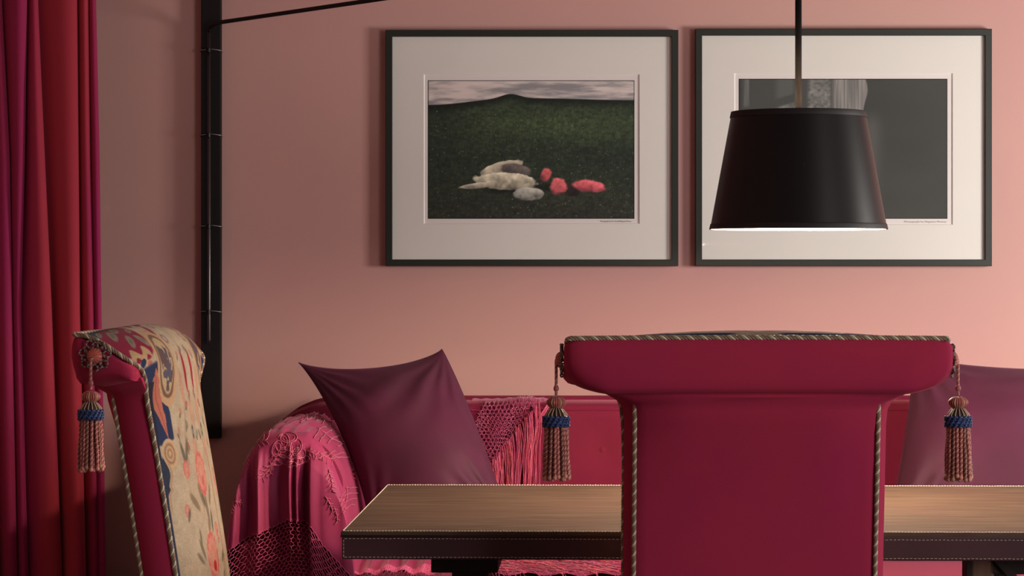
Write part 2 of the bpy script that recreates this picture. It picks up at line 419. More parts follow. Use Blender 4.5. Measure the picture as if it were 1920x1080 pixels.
def framed(pxL, pxR, pyT, pyB, mo, pr, paint, label, caption, cap_px):
    Yf = WY-0.028; root = empty('picture_frame', (PXx((pxL+pxR)/2, Yf), WY-0.003, PXz((pyT+pyB)/2, Yf)), 0, label, 'picture', 'framed photographs on the pink wall')
    ox, oy, oz = root.location
    def X(p): return PXx(p, Yf)-ox
    def Z(p): return PXz(p, Yf)-oz
    yb = -0.001; yf = -0.025; W = 0.0175      # back and front of the moulding relative to wall
    b = MB(); x0, x1, z0, z1 = X(pxL), X(pxR), Z(pyB), Z(pyT)
    prof = [(0, yb), (0, yf+0.0015), (0.0015, yf), (W-0.001, yf), (W, yf+0.001), (W, yb)]
    cs = [(x0, z0, 1, 1), (x1, z0, -1, 1), (x1, z1, -1, -1), (x0, z1, 1, -1)]
    for s in range(4):
        a = cs[s]; c = cs[(s+1) % 4]; vs = []
        for (q, y) in prof:
            vs.append((a[0]+a[2]*q, y, a[1]+a[3]*q)); vs.append((c[0]+c[2]*q, y, c[1]+c[3]*q))
        b.add(vs, [(2*i, 2*i+1, 2*i+3, 2*i+2) for i in range(len(prof)-1)]+[(len(prof)*2-2, len(prof)*2-1, 1, 0)])
    b.build('frame_moulding', M['frame'], root, smooth=False)
    # window mat with its bevelled opening
    mx0, mx1, mz1, mz0 = X(mo[0]), X(mo[1]), Z(mo[2]), Z(mo[3]); ym = -0.014; yp = -0.0105; bw = 0.0022
    b = MB(); A = [(x0+W*.9, z0+W*.9), (x1-W*.9, z0+W*.9), (x1-W*.9, z1-W*.9), (x0+W*.9, z1-W*.9)]
    Bq = [(mx0-bw, mz0-bw), (mx1+bw, mz0-bw), (mx1+bw, mz1+bw), (mx0-bw, mz1+bw)]
    Cq = [(mx0, mz0), (mx1, mz0), (mx1, mz1), (mx0, mz1)]
    b.add([(x, ym, z) for x, z in A]+[(x, ym, z) for x, z in Bq], [(i, (i+1) % 4, 4+(i+1) % 4, 4+i) for i in range(4)])
    mt = b.build('window_mat', M['mat_board'], root, smooth=False)
    b = MB(); b.add([(x, ym, z) for x, z in Bq]+[(x, yp, z) for x, z in Cq], [(i, (i+1) % 4, 4+(i+1) % 4, 4+i) for i in range(4)])
    b.build('mat_bevel', M['bevel_white'], mt, smooth=False)
    # paper with the printed picture
    b = MB(); b.box(x0+W, x1-W, yp, yp+0.002, z0+W, z1-W)
    pp = b.build('print_paper', M['paper'], root, smooth=False)
    nu, nv = 430, 288
    px0, px1, pz1, pz0 = X(pr[0]), X(pr[1]), Z(pr[2]), Z(pr[3])
    us, vs = np.meshgrid(np.linspace(0, 1, nu), np.linspace(0, 1, nv))
    co = s2l(np.clip(paint(us, vs)*1.06, 0, 255))
    verts = np.stack([px0+(px1-px0)*us, np.full_like(us, yp-0.0004), pz1+(pz0-pz1)*vs], -1).reshape(-1, 3)
    idx = np.arange(nu*nv).reshape(nv, nu)
    fc = np.stack([idx[1:, :-1], idx[1:, 1:], idx[:-1, 1:], idx[:-1, :-1]], -1).reshape(-1, 4)
    me = bpy.data.meshes.new('printed_picture'); me.from_pydata(verts.tolist(), [], fc.tolist())
    at = me.color_attributes.new('col', 'FLOAT_COLOR', 'POINT')
    at.data.foreach_set('color', np.concatenate([co.reshape(-1, 3), np.ones((nu*nv, 1))], 1).astype(np.float32).ravel())
    me.materials.append(M['vprint']); o = bpy.data.objects.new('printed_picture', me); COL.objects.link(o); o.parent = pp
    # tiny printed credit line under the picture
    fd = bpy.data.curves.new('caption', 'FONT'); fd.body = caption; fd.size = 0.0062; fd.align_x = 'RIGHT'; fd.extrude = 0.0001
    fo = bpy.data.objects.new('caption_tmp', fd); COL.objects.link(fo)
    bpy.context.view_layer.update()
    me = bpy.data.meshes.new_from_object(fo.evaluated_get(bpy.context.evaluated_depsgraph_get()))
    bpy.data.objects.remove(fo)
    wdt = max(v.co.x for v in me.vertices)-min(v.co.x for v in me.vertices); sc = (cap_px[1]-cap_px[0])*Yf/F/wdt
    me.transform(Matrix.Translation((X(cap_px[1]), yp-0.0004, Z(cap_px[2]))) @ Matrix.Rotation(math.radians(90), 4, 'X') @ Matrix.Diagonal((sc, 1, 1, 1)))
    me.materials.clear(); me.materials.append(M['ink']); co_ = bpy.data.objects.new('caption', me); COL.objects.link(co_); co_.parent = pp
    # glazing
    gm = M.get('glass')
    if gm is None:
        gm, nt, pb = mat_new('picture_glass'); out = nt.nodes['Material Output']
        tr = nt.nodes.new('ShaderNodeBsdfTransparent'); gl = nt.nodes.new('ShaderNodeBsdfGlossy'); gl.inputs['Roughness'].default_value = 0.02
        lw = nt.nodes.new('ShaderNodeLayerWeight'); lw.inputs['Blend'].default_value = 0.5; mxs = nt.nodes.new('ShaderNodeMixShader')
        pw = nt.nodes.new('ShaderNodeMath'); pw.operation = 'POWER'; pw.inputs[1].default_value = 5; nt.links.new(lw.outputs['Facing'], pw.inputs[0])
        fr = nt.nodes.new('ShaderNodeMath'); fr.operation = 'MULTIPLY_ADD'; fr.inputs[1].default_value = 0.5; fr.inputs[2].default_value = 0.004; nt.links.new(pw.outputs[0], fr.inputs[0])
        nt.links.new(fr.outputs[0], mxs.inputs[0]); nt.links.new(tr.outputs[0], mxs.inputs[1]); nt.links.new(gl.outputs[0], mxs.inputs[2])
        nt.links.new(mxs.outputs[0], out.inputs['Surface']); M['glass'] = gm
    b = MB(); b.box(x0+W*.8, x1-W*.8, -0.018, -0.0165, z0+W*.8, z1-W*.8)
    b.build('glass_pane', gm, root, smooth=False)
framed(723, 1272, 56, 499, (796, 1198, 140, 418), (802, 1190, 150, 410), print_paint_meadow,
       'black framed colour photograph of a dark green meadow under a cloudy sky, left picture', 'Photograph by Eve Arnold/Magnum Photos', (1126, 1184, 416))
framed(1304, 1860, 54, 499, (1379, 1786, 138, 420), (1386, 1778, 147, 410), print_paint_dark,
       'black framed dark grey photograph on the wall, partly hidden behind the black lampshade', 'Photograph by Magnum Photos', (1697, 1776, 417))

# ------------------------------------------------------------------ wall-mounted swing lamp
LX, LY = PXx(1497, 5.75), 5.75
def swing_lamp():
    root = empty('swing_arm_lamp', (PXx(394, WY), WY, 1.2), 0, 'black swing-arm lamp with dark wall rail and tapered black fabric shade', 'lamp')
    ox, oy, oz = root.location
    Yb = WY-0.03
    b = MB(); x0 = PXx(377, Yb); x1 = PXx(414, Yb); zb = PXz(822, Yb)
    b.box(x0-ox, x1-ox, -0.03, -0.0005, zb-oz, 2.5-oz)
    bevel(b.build('wall_rail', M['board'], root, smooth=False), 0.0025)
    # rings strapped round the rail
    for py in (-60, 95, 254, 425, 585):
        z = PXz(py, Yb)-oz; b = MB(); path = []
        xa, xb = x0-ox-0.003, x1-ox+0.001
        for q in range(13):
            t = q/12; path.append((xa+(xb-xa)*t, -0.033-0.006*math.sin(math.pi*t), z+0.003*math.sin(math.pi*t)))
        path = [(xa, -0.001, z-0.002)]+path+[(xb, -0.001, z-0.002)]
        b.tube(path, 0.0016, 8)
        r = b.build('strap_ring', plain('dull_steel', (0.30, 0.28, 0.27, 1), rough=0.35, metal=0.85), root)
        # the collar gripping the rod
        b = MB(); b.lathe([(0.005, -0.006), (0.0072, -0.005), (0.0072, 0.005), (0.005, 0.006)], (PXx(392, Yb)-ox, -0.045, z), 14)
        smooth_angle(b.build('rod_collar', M['black_metal'], r))
    # thin rod bending out into the long arm
    rx = PXx(392, WY-0.045)-ox; ry = -0.045; zlow = PXz(637, Yb)-oz; zt = PXz(60, Yb)-oz
    S = Vector((rx, ry, 0)); E = Vector((LX-ox, LY-oy, PXz(-116, LY)-oz)); za = PXz(44, WY-0.06)-oz
    A0 = Vector((rx, ry, zt)); d = (E-Vector((rx, ry, za))).normalized()
    b = MB(); b.tube([(rx, ry, zlow-0.012), (rx, ry, zlow), (rx, ry, zt)], [0.0015, 0.0045, 0.0045], 12)
    b.build('pivot_rod', M['bright_metal'], root)
    b = MB(); pts = []
    P0 = A0; P1 = Vector((rx, ry, za)); P2 = P1+d*0.05
    for i in range(10):
        t = i/9; pts.append(P0*(1-t)**2+P1*2*t*(1-t)+P2*t*t)
    pts.append(E)
    b.tube(pts, 0.0055, 12); b.build('arm', M['black_metal'], root)
    # drop stem
    z0 = PXz(211, LY); b = MB()
    b.tube([(LX-ox, LY-oy, z0-oz-0.10), (LX-ox, LY-oy, PXz(-120, LY)-oz)], 0.0068, 16)
    b.build('drop_stem', plain('black_enamel', (0.010, 0.009, 0.009, 1), rough=0.9, spec=0.03), root)
    # shade: outer skin, inner lining, trim bands
    zt = PXz(210, LY); zb = PXz(430, LY); rt = 125*LY/F; rb = 165.5*LY/F
    b = MB(); o = (LX-ox, LY-oy, -oz); NP = 12
    outer = [(rb+(rt-rb)*i/NP, zb+(zt-zb)*i/NP) for i in range(NP+1)]
    b.lathe(outer, o, 96, cap=False)
    msh, nt, pb = mat_new('black_satin'); pb.inputs['Base Color'].default_value = (0.0105, 0.0085, 0.0085, 1)
    setp(pb, rough=0.38, spec=0.22, sheen=0.0)
    tc = nt.nodes.new('ShaderNodeTexCoord'); mp = nt.nodes.new('ShaderNodeMapping'); mp.inputs['Scale'].default_value = (500, 500, 1500)
    n2 = nt.nodes.new('ShaderNodeTexNoise'); n2.inputs['Scale'].default_value = 1; bp = nt.nodes.new('ShaderNodeBump'); bp.inputs['Strength'].default_value = 0.15; bp.inputs['Distance'].default_value = 0.0006
    nt.links.new(tc.outputs['Object'], mp.inputs[0]); nt.links.new(mp.outputs[0], n2.inputs['Vector']); nt.links.new(n2.outputs['Fac'], bp.inputs['Height']); nt.links.new(bp.outputs[0], pb.inputs['Normal'])
    sh = b.build('lamp_shade', msh, root)
    b = MB(); b.lathe([(r-0.0022, z) for r, z in outer], o, 96, cap=False)
    b.build('shade_lining', plain('cream_lining', (0.85, 0.78, 0.68, 1), rough=0.6), sh)
    for (ra, za_, rb_, zb_) in ((rb, zb, rb+(rt-rb)*.045, zb+0.011), (rt-(rt-rb)*.05, zt-0.012, rt, zt)):
        b = MB(); b.lathe([(ra-0.0028, za_), (ra+0.0012, za_-0.0004), (ra+0.0016, za_+0.001), (rb_+0.0016, zb_-0.001), (rb_+0.0012, zb_+0.0004), (rb_-0.0028, zb_)], o, 96, cap=False)
        b.build('trim_band', M['black_metal_cloth'], sh)
    # spider fitter, socket, bulb
    b = MB(); zf = zt-0.012-oz
    for k in range(3):
        a = 2*math.pi*k/3+0.5
        b.tube([(o[0], o[1], zf), (o[0]+(rt-0.003)*math.cos(a), o[1]+(rt-0.003)*math.sin(a), zf)], 0.0015, 6)
    b.lathe([(0.030, -0.0015), (0.030, 0.0015)], (o[0], o[1], zf), 24)  # unseen disc added to keep the bulb's light off the stem
    b.build('fitter_with_light_stop', M['bright_metal'], sh)
    zbulb = zb+0.075
    b = MB(); b.lathe([(0.008, .10), (0.018, 0.09), (0.018, 0.035), (0.015, 0.03)], (o[0], o[1], zbulb-oz), 20); smooth_angle(b.build('socket', M['black_metal'], root))
    b = MB(); pr = [(0.013, 0.034)]+[(0.027*math.sin(math.pi*(0.16+0.84*i/10)), 0.027*math.cos(math.pi*(0.16+0.84*i/10))) for i in range(11)]
    b.lathe(pr, (o[0], o[1], zbulb-oz), 24)
    bm_, nt, pb = mat_new('bulb_glow'); pb.inputs['Base Color'].default_value = (1, .9, .8, 1); pb.inputs['Emission Color'].default_value = (1, .72, .46, 1); pb.inputs['Emission Strength'].default_value = 12
    bl = b.build('bulb', bm_, root); bl.visible_shadow = True
    d = bpy.data.lights.new('bulb_light', 'POINT'); d.energy = 46.0; d.color = (1, 0.76, 0.58); d.shadow_soft_size = 0.03
    lo = bpy.data.objects.new('bulb_light', d); COL.objects.link(lo); lo.location = (LX, LY, zb+0.030)
M['black_metal_cloth'] = plain('black_ribbon', (0.012, 0.010, 0.010, 1), rough=0.6, spec=0.3)
swing_lamp()

# ------------------------------------------------------------------ sofa
SF = 6.93            # front face of the sofa back
def sofa_top(x):     # height of the back along its length
    return float(np.interp(x, [-.90, -.80, -.72, -.68, -.64, -.577, -.54, -.506, -.44, -.30], [.56, .60, .67, .75, .82, .865, .881, .889, .893, .893]))
def sofa():
    root = empty('sofa', (0.4, 6.75, 0), 0, 'long crimson velvet sofa with buttoned back, behind the table', 'sofa')
    ox, oy, _ = root.location
    xs = list(np.linspace(-0.655, 1.75, 120)); b = MB()
    prof = []
    for (dy, dz) in [(0.0, None), (0.0, None), (0.0, None), (0, None), (0, None)]: pass
    rows = []
    for x in xs:
        zt = sofa_top(x); row = []
        pr = [(SF-0.005, .50), (SF-0.02, .56), (SF-0.012, .64), (SF-0.006, .72), (SF-0.003, .78), (SF, zt-.045), (SF+0.001, zt-.030), (SF+0.0025, zt-.021), (SF+.001, zt-.017), (SF+0.004, zt-.008), (SF+0.02, zt-.001), (SF+.07, zt+.003), (SF+.15, zt), (SF+.20, zt-.012), (SF+.215, zt-.04), (SF+.215, .3), (SF+.215, .08), (SF, .08)]
        for (y, z) in pr:
            dd = 0
            for bx in (-.70, -.25, .20, .65, 1.10, 1.55):
                rr = math.hypot(x-bx, z-.775)
                if y < SF+0.002: dd += 0.007*math.exp(-(rr/0.035)**2)
            row.append((x-ox, y-oy+dd, z))
        rows.append(row)
    # refine rows vertically for the button dimples
    fine = []
    for row in rows: fine.append([tuple(p) for p in catmull(row, 90)])
    n = len(fine[0]); verts = [p for r in fine for p in r]
    faces = [(i*n+j, i*n+j+1, (i+1)*n+j+1, (i+1)*n+j) for i in range(len(fine)-1) for j in range(n-1)]
    faces += [tuple(range(n-1, -1, -1)), tuple((len(fine)-1)*n+k for k in range(n))]
    b.add(verts, faces); back = b.build('backrest', M['sofa_velvet'], root)
    for bx in (-.25, .20, .65, 1.10):
        b = MB(); pts = []
        b.grid(lambda u, v: (bx-ox+0.011*math.sin(v*math.pi/2)*math.cos(u*2*math.pi), SF-oy+0.0055-0.004*math.cos(v*math.pi/2), .775+0.011*math.sin(v*math.pi/2)*math.sin(u*2*math.pi)), 18, 6)
        b.build('button', M['sofa_velvet'], back)
    def cushion(x0, x1, y0, y1, z0, z1, nm, r=.045):
        b = MB()
        def f(u, v):
            a = u*2*math.pi; q = (v-0.5)*math.pi
            e = 0.22
            cx_, sx_ = math.cos(a), math.sin(a); cz, sz = math.cos(q), math.sin(q)
            sp = lambda w, p: math.copysign(abs(w)**p, w)
            return ((x0+x1)/2+(x1-x0)/2*sp(cx_, .12)*sp(cz, e)-ox, (y0+y1)/2+(y1-y0)/2*sp(sx_, .16)*sp(cz, e)-oy, (z0+z1)/2+(z1-z0)/2*sp(sz, .6))
        b.grid(f, 96, 24)
        o = b.build(nm, M['sofa_velvet'], root); return o
    cushion(-.57, .62, 6.27, 6.93, .38, .525, 'seat_cushion'); cushion(.63, 1.74, 6.27, 6.93, .38, .525, 'seat_cushion')
    b = MB(); b.box(-.84-ox, 1.74-ox, 6.30-oy, 7.12-oy, .10, .39); bevel(b.build('base', M['sofa_velvet'], root, smooth=False), .012, 3)
    # rolled arm at the left
    b = MB(); sec = []
    for i in range(41):
        a = math.pi*i/40
        sec.append((-.535*0-.535*0+0.128*math.copysign(abs(math.cos(a))**.9, math.cos(a)), .60+.255*abs(math.sin(a))**.85))
    sec = [(0.118, .12)]+[(0.128, .4)]+sec+[(-.128, .4), (-.118, .12)]
    axc = PXx(546, 6.3)
    ys = [6.30, 6.305, 6.32, 6.6, 6.9, 7.0]; sc = [.86, .95, 1, 1, 1, .98]; n = len(sec); verts = []
    for y, s in zip(ys, sc):
        for (x, z) in sec: verts.append((axc+x*s-ox, y-oy, .5+(z-.5)*s if z > .5 else z))
    faces = [(i*n+j, i*n+j+1, (i+1)*n+j+1, (i+1)*n+j) for i in range(len(ys)-1) for j in range(n-1)]+[tuple(range(n-1, -1, -1)), tuple((len(ys)-1)*n+k for k in range(n))]
    b.add(verts, faces); b.build('armrest', M['sofa_velvet'], root)
    for (x, y) in ((-.78, 6.36), (1.66, 6.36), (-.78, 7.05), (1.66, 7.05)):
        b = MB(); b.lathe([(0.018, 0), (0.026, .10)], (x-ox, y-oy, 0), 16); smooth_angle(b.build('leg', M['dark_wood'], root))
sofa()

# ------------------------------------------------------------------ shawl over the sofa arm
AXC = PXx(543, 6.28); AW = 0.148
def arm_top(x):
    q = abs(x-AXC)/AW; q = min(q, 1.0)
    e = 2.9 if x < AXC else 2.35
    return 0.50+0.366*(1-q**e)**(1/2.2)
def fold(x, z):
    """depth of the hanging folds (towards the room), growing downwards"""
    s = (x-AXC)/AW
    ctrl = [(-1.1, .0), (-.92, .012), (-.84, .016), (-.72, -.010), (-.62, -.028), (-.54, -.018), (-.48, .022), (-.39, -.002), (-.30, -.018), (-.14, -.032), (-.02, -.024), (.01, .020), (.07, -.006), (.09, -.010), (.12, .016), (.20, -.010), (.25, -.032), (.29, -.018), (.33, .030), (.5, .022), (.8, .008), (1.1, -.01)]
    ctrl = [(a, d) for a, d in ctrl]
    for i in range(len(ctrl)-1):
        if ctrl[i][0] <= s <= ctrl[i+1][0]:
            t = (s-ctrl[i][0])/(ctrl[i+1][0]-ctrl[i][0]); t = t*t*(3-2*t)
            v = ctrl[i][1]*(1-t)+ctrl[i+1][1]*t; break
    else: v = 0
    g = max(0.0, min(1.0, (0.842-z)/0.10)); g = g*g*(3-2*g)
    return v*g*0.68
YF = 6.285
def shawl_pt(s, t, off=0.0):
    """s -1..1 across the arm, t 0..1 from the wall side to the front edge, t 1..2 down the front"""
    if t <= 1:
        x = AXC+AW*s*(1-0.02*t); z = arm_top(AXC+AW*s)
        tt = t
        y = 6.95+(YF+0.03-6.95)*tt
        z2 = z-0.02*max(0, tt-0.75)**2*8*(1 if z > .55 else .3)
        w = 0.0035*math.sin(s*9+t*21)*math.sin(t*9+2)*(1-abs(s)*.4)+0.002*math.sin(s*31+t*13)
        return Vector((x+off*s, y-off*0.3, z2+w+off))
    q = t-1
    zt = arm_top(AXC+AW*s)-0.010
    zb = 0.47
    z = zt-(zt-zb)*q if zt > zb else zt
    x = AXC+AW*s*(0.98+0.10*q)+0.006*math.sin(z*14+s*3)*q
    y = YF-fold(AXC+AW*s, z)-0.012*min(1, q*6)-off+0.03*(1-min(1, q*14))**2
    return Vector((x, y, z))
def lace_line(s):     # height on the front where the silk ends and the netting starts, by pixel rows seen in the photo
    pts = [(-1.2, 1060), (-.62, 1006), (-.28, 988), (.0, 973), (.16, 974), (.34, 985), (.5, 1018), (.8, 1062), (1.2, 1120)]
    for i in range(len(pts)-1):
        if pts[i][0] <= s <= pts[i+1][0]:
            t = (s-pts[i][0])/(pts[i+1][0]-pts[i][0]); py = pts[i][1]*(1-t)+pts[i+1][1]*t
            return PXz(py, YF)
    return 0.5
def hexnet(inside, fn, w, h, cell, jit, mb, r, seed=1, col=None):
    """netting: tubes on the edges of a jittered honeycomb; fn maps (a,b) metres to 3D"""
    rn = random.Random(seed); dx = cell*math.sqrt(3); dy = cell*1.5; cache = {}
    def vert(a, b_):
        k = (round(a/cell*8), round(b_/cell*8))
        if k not in cache: cache[k] = (a+rn.uniform(-jit, jit)*cell, b_+rn.uniform(-jit, jit)*cell)
        return k
    edges = set()
    for j in range(int(h/dy)+3):
        for i in range(int(w/dx)+3):
            cx_ = i*dx+(dx/2 if j % 2 else 0); cy_ = j*dy
            ks = [vert(cx_+cell*math.sin(math.pi/3*k), cy_+cell*math.cos(math.pi/3*k)) for k in range(6)]
            for k in range(6): edges.add(tuple(sorted((ks[k], ks[(k+1) % 6]))))
    for e in edges:
        p, q = cache[e[0]], cache[e[1]]
        if inside(*p) and inside(*q):
            P = fn(*p); Q = fn(*q); m_ = fn((p[0]+q[0])/2, (p[1]+q[1])/2)
            if P is None or Q is None or m_ is None: continue
            mb.tube([P, m_, Q], r*rn.uniform(.8, 1.25), 4, col)
def arm_shawl():
    ns, ntop, nf = 200, 60, 110
    b = MB(); verts = []; keep = []
    for j in range(ntop+nf):
        t = j/ntop if j < ntop else 1+(j-ntop+1)/nf
        for i in range(ns):
            s = -1+2*i/(ns-1); s = math.copysign(1-(1-abs(s))**1.25, s)
            p = shawl_pt(s, t); verts.append(p); keep.append(t <= 1 or p.z > lace_line(s)-0.001)
    faces = []
    for j in range(ntop+nf-1):
        for i in range(ns-1):
            q = (j*ns+i, j*ns+i+1, (j+1)*ns+i+1, (j+1)*ns+i)
            if sum(keep[k] for k in q) >= 2: faces.append(q)
    b.add(verts, faces); root = b.build('shawl', M['silk'])
    tag(root, 'embroidered magenta silk shawl draped over the left arm of the sofa', 'shawl')
    # netting below the silk
    b = MB(); zlo = 0.47
    def fn(a, c):
        s = -1+a/AW; z = lace_line(s)-c+0.004
        if z < zlo or abs(s) > 1: return None
        zt = arm_top(AXC+AW*s)-0.010
        if zt <= zlo+0.02: return None
        q = (zt-z)/(zt-zlo)
        return shawl_pt(s, 1+max(0, q), 0.001)
    hexnet(lambda a, c: 0 <= a <= 2*AW and c >= 0, fn, 2*AW, .2, .0056, .25, b, .00085, 3)
    b.build('netted_border', M['net'], root)
    # raised embroidery: rose, leaves and sprigs
    b = MB()
    def on(sx, tz, off=0.0022): # sx by pixel x, tz by pixel y on the front or top of the arm
        X_ = PXx(sx, YF); s = max(-.97, min(.97, (X_-AXC)/AW)); zt = arm_top(AXC+AW*s)-0.010; z = PXz(tz, YF-.02)
        if z <= zt: return shawl_pt(s, 1+(zt-z)/(zt-.47), off)
        # farther back on the top
        e = (tz-777.0)/(807.0-777.0); py_f = CY+(CH-zt)*F/YF; py_b = CY+(CH-zt)*F/6.95
        t = (tz-py_b)/max(1, (py_f-py_b)); return shawl_pt(s, max(0, min(1, t)), off)
    def curve2(pts, r=.0016, n=14):
        P = [on(x, y) for x, y in [tuple(q) for q in catmull(pts, n)]]
        b.tube(P, r, 5)
    def petal(cx_, cy_, rx, ry, rot, turns=1.0, r=.0016, a0=0):
        P = []
        for i in range(22):
            a = a0+2*math.pi*turns*i/21; k = 1-0.0*i
            x = rx*math.cos(a); y = ry*math.sin(a)
            P.append(on(cx_+x*math.cos(rot)-y*math.sin(rot), cy_+x*math.sin(rot)+y*math.cos(rot)))
        b.tube(P, r, 5)
    rn = random.Random(5)
    for (x, y, rx, ry, rot) in [(530, 832, 13, 17, .1), (541, 822, 16, 9, 0), (556, 838, 11, 14, .3), (520, 842, 9, 15, .3), (536, 850, 14, 10, 0), (562, 850, 12, 10, .2), (530, 862, 20, 8, .3), (556, 866, 18, 7, -.2), (521, 868, 9, 6, 0), (549, 872, 10, 6, 0), (573, 862, 9, 6, -.3), (540, 841, 6, 5, 0)]:
        petal(x, y, rx, ry, rot, .85, .0013, rn.uniform(0, 6)); petal(x, y, rx*.7, ry*.7, rot, .6, .001, rn.uniform(0, 6))
    def sprig(x, y, dx, dy, n=5, L=12):
        curve2([(x, y), (x+dx*.5+2, y+dy*.5), (x+dx, y+dy)], .0011, 8)
        for k in range(n):
            t = (k+.5)/n; for_side = 1 if k % 2 else -1
            px_, py_ = x+dx*t, y+dy*t; a = math.atan2(dy, dx)+for_side*.7
            curve2([(px_, py_), (px_+L*.5*math.cos(a), py_+L*.5*math.sin(a)), (px_+L*math.cos(a+.2*for_side), py_+L*math.sin(a+.2*for_side))], .0010, 6)
    sprig(512, 868, -22, 30, 8, 13); sprig(508, 866, -2, 26, 6, 9); sprig(470, 835, 30, -10, 7, 12); sprig(462, 850, -4, 22, 6, 9); sprig(540, 788, 14, 10, 5, 8)
    sprig(550, 784, 50, 22, 9, 8); sprig(575, 845, 18, 8, 5, 9); sprig(600, 850, 28, 20, 7, 10); sprig(618, 880, 8, 42, 9, 9); sprig(640, 860, 12, 44, 10, 9); sprig(645, 920, 4, 40, 8, 8)
    sprig(612, 930, 14, 30, 6, 9); sprig(436, 940, -8, 18, 7, 12); sprig(440, 940, 14, 4, 6, 8); sprig(455, 820, 18, -12, 5, 8); sprig(478, 808, 20, -10, 5, 7); sprig(590, 862, 20, -8, 4, 7); sprig(580, 810, 42, 34, 8, 8); sprig(628, 950, 6, 30, 6, 7)
    b.build('embroidery', M['silk_thread'], root)
    # corner of the shawl spread over the seat beside the arm
    b = MB()
    def seat(u, v, off=0):
        x0_, x1_ = PXx(612, 6.3), PXx(828, 6.3); x = x0_+(x1_-x0_)*u; y = 6.30+.5*v
        return Vector((x, y, .532+.008*math.sin(u*13+v*5)*.5+.004*math.sin(u*40)+off+0.004))
    ln = lambda u: 0.012+0.36*u     # silk begins this far from the front edge of the seat
    def sf(u, v): y = ln(u)+(0.98-ln(u))*v; return seat(u, y)
    b.grid(sf, 60, 24); b.build('spread_corner', M['silk'], root)
    b = MB(); W_ = PXx(828, 6.3)-PXx(612, 6.3)
    def net2(a, c):
        u = a/W_; y = ln(u)-c/.5
        if u > 1.02: return None
        if y < -.01:  # hangs over the seat front
            p = seat(u, 0); p.z -= (-.01-y)*.5*1.0; p.y -= .012; return p
        return seat(u, y, .002)
    hexnet(lambda a, c: 0 <= a <= W_ and c >= 0, net2, W_, .24, .0052, .22, b, .0009, 5)
    b.build('netted_border', M['net'], root)
    return root
arm_shawl()

# ------------------------------------------------------------------ fringed shawl over the sofa back
def back_shawl():
    cols = [(0.62, .07, .19, 1), (.52, .045, .15, 1), (.70, .12, .20, 1), (.42, .03, .14, 1), (.60, .06, .10, 1)]
    def surf(px, py, off=0.0):
        # py above 768 curves over the top of the sofa back
        x = PXx(px, SF); z = PXz(py, SF); zt = sofa_top(x)+.003
        bump = 0.012*math.exp(-((px-985)/38)**2)*math.exp(-((py-752)/14)**2)
        zz = z
        if z > zt-.02:
            k = min(1.0, (z-(zt-.02))/.02); y = SF-.006+.03*(1-math.sqrt(max(0, 1-k*k)))
        else: y = SF-.006-0.004*math.sin(px*.11+py*.03)-.004
        return Vector((x, y-off-bump, min(z, zt+.002)+bump))
    b = MB()
    def fn(a, c):
        px = 868+a*F/SF; py = 744+c*F/SF
        return surf(px, py, .003)
    def inside(a, c):
        px = 868+a*F/SF; py = 744+c*F/SF
        top = 754-9*math.exp(-((px-985)/34)**2)-3*math.sin(px*.05)
        if py < top: return False
        left = 884+max(0, (py-800))*.30 if py > 800 else 905-(py-752)*.45
        right = 1030-(py-750)*1.9 if py < 775 else 985-(py-775)*.42
        return left < px < right
    hexnet(inside, fn, .24, .24, .0060, .25, b, .00095, 9)
    hexnet(inside, lambda a, c: fn(a, c)+Vector((.002, .003, .001)), .24, .24, .0066, .3, b, .0009, 19)
    root = b.build('fringed_shawl', plain('deep_netting', (0.38, 0.04, 0.125, 1), rough=0.5, sheen=0.3, spec=0.3))
    tag(root, 'netted magenta shawl with long pink fringe hanging over the top of the sofa back', 'shawl')
    # cloth lying over the top edge behind the net
    b = MB()
    def g(u, v):
        px = 884+150*u; zt = sofa_top(PXx(px, SF)); bump = .010*math.exp(-((px-985)/34)**2)
        ang = v*math.pi*.5
        return (PXx(px, SF), SF-.003+.14*(v)+.002*math.sin(u*30), zt+.0045+bump*(1-.5*v)+.001*math.sin(u*44)-.024*(1-v)**4)
    b.grid(g, 60, 16); b.build('cloth_fold', M['silk'], root)
    b = MB(); rn = random.Random(11)
    for i in range(150):
        t = rn.random()**.85; col = cols[rn.randrange(5)]
        # start on the diagonal lower edge of the netting
        sx = 1012-t*92+rn.uniform(-3, 3); sy = 757+t**1.15*112+rn.uniform(-4, 4)
        ex = 1006-t*76+rn.uniform(-12, 12); ey = 990
        P = []; ph = rn.uniform(0, 6); am = rn.uniform(.5, 3.2)
        side = rn.uniform(-1, 1)
        for k in range(18):
            q = k/17
            px = sx+(ex-sx)*(q**.8)+am*math.sin(q*rn.uniform(5.5, 6.5)+ph)+7*math.sin(math.pi*min(1, q*3))*(1-t)*.5
            py = sy+(ey-sy)*q
            P.append(surf(px, py, .004+.010*rn.random()*.2+.006*abs(side)+.004*math.sin(q*5+ph)))
        b.tube(P, rn.uniform(.0006, .00105), 4, col)
    for i in range(16):   # loose strands at the right running in from the top edge
        t = i/15; P = []
        for k in range(16):
            q = k/15; px = 1040-(28+10*t)*min(1, q*3)**.6-14*q-3*math.sin(q*4+i); py = 752+t*5+(985-752)*q**1.25
            P.append(surf(px, py, .006+.002*math.sin(i*2+q*6)))
        b.tube(P, .0009, 4, cols[i % 5])
    fr = b.build('fringe', M['fringe'], root, colors=True); fr['kind'] = 'stuff'
back_shawl()

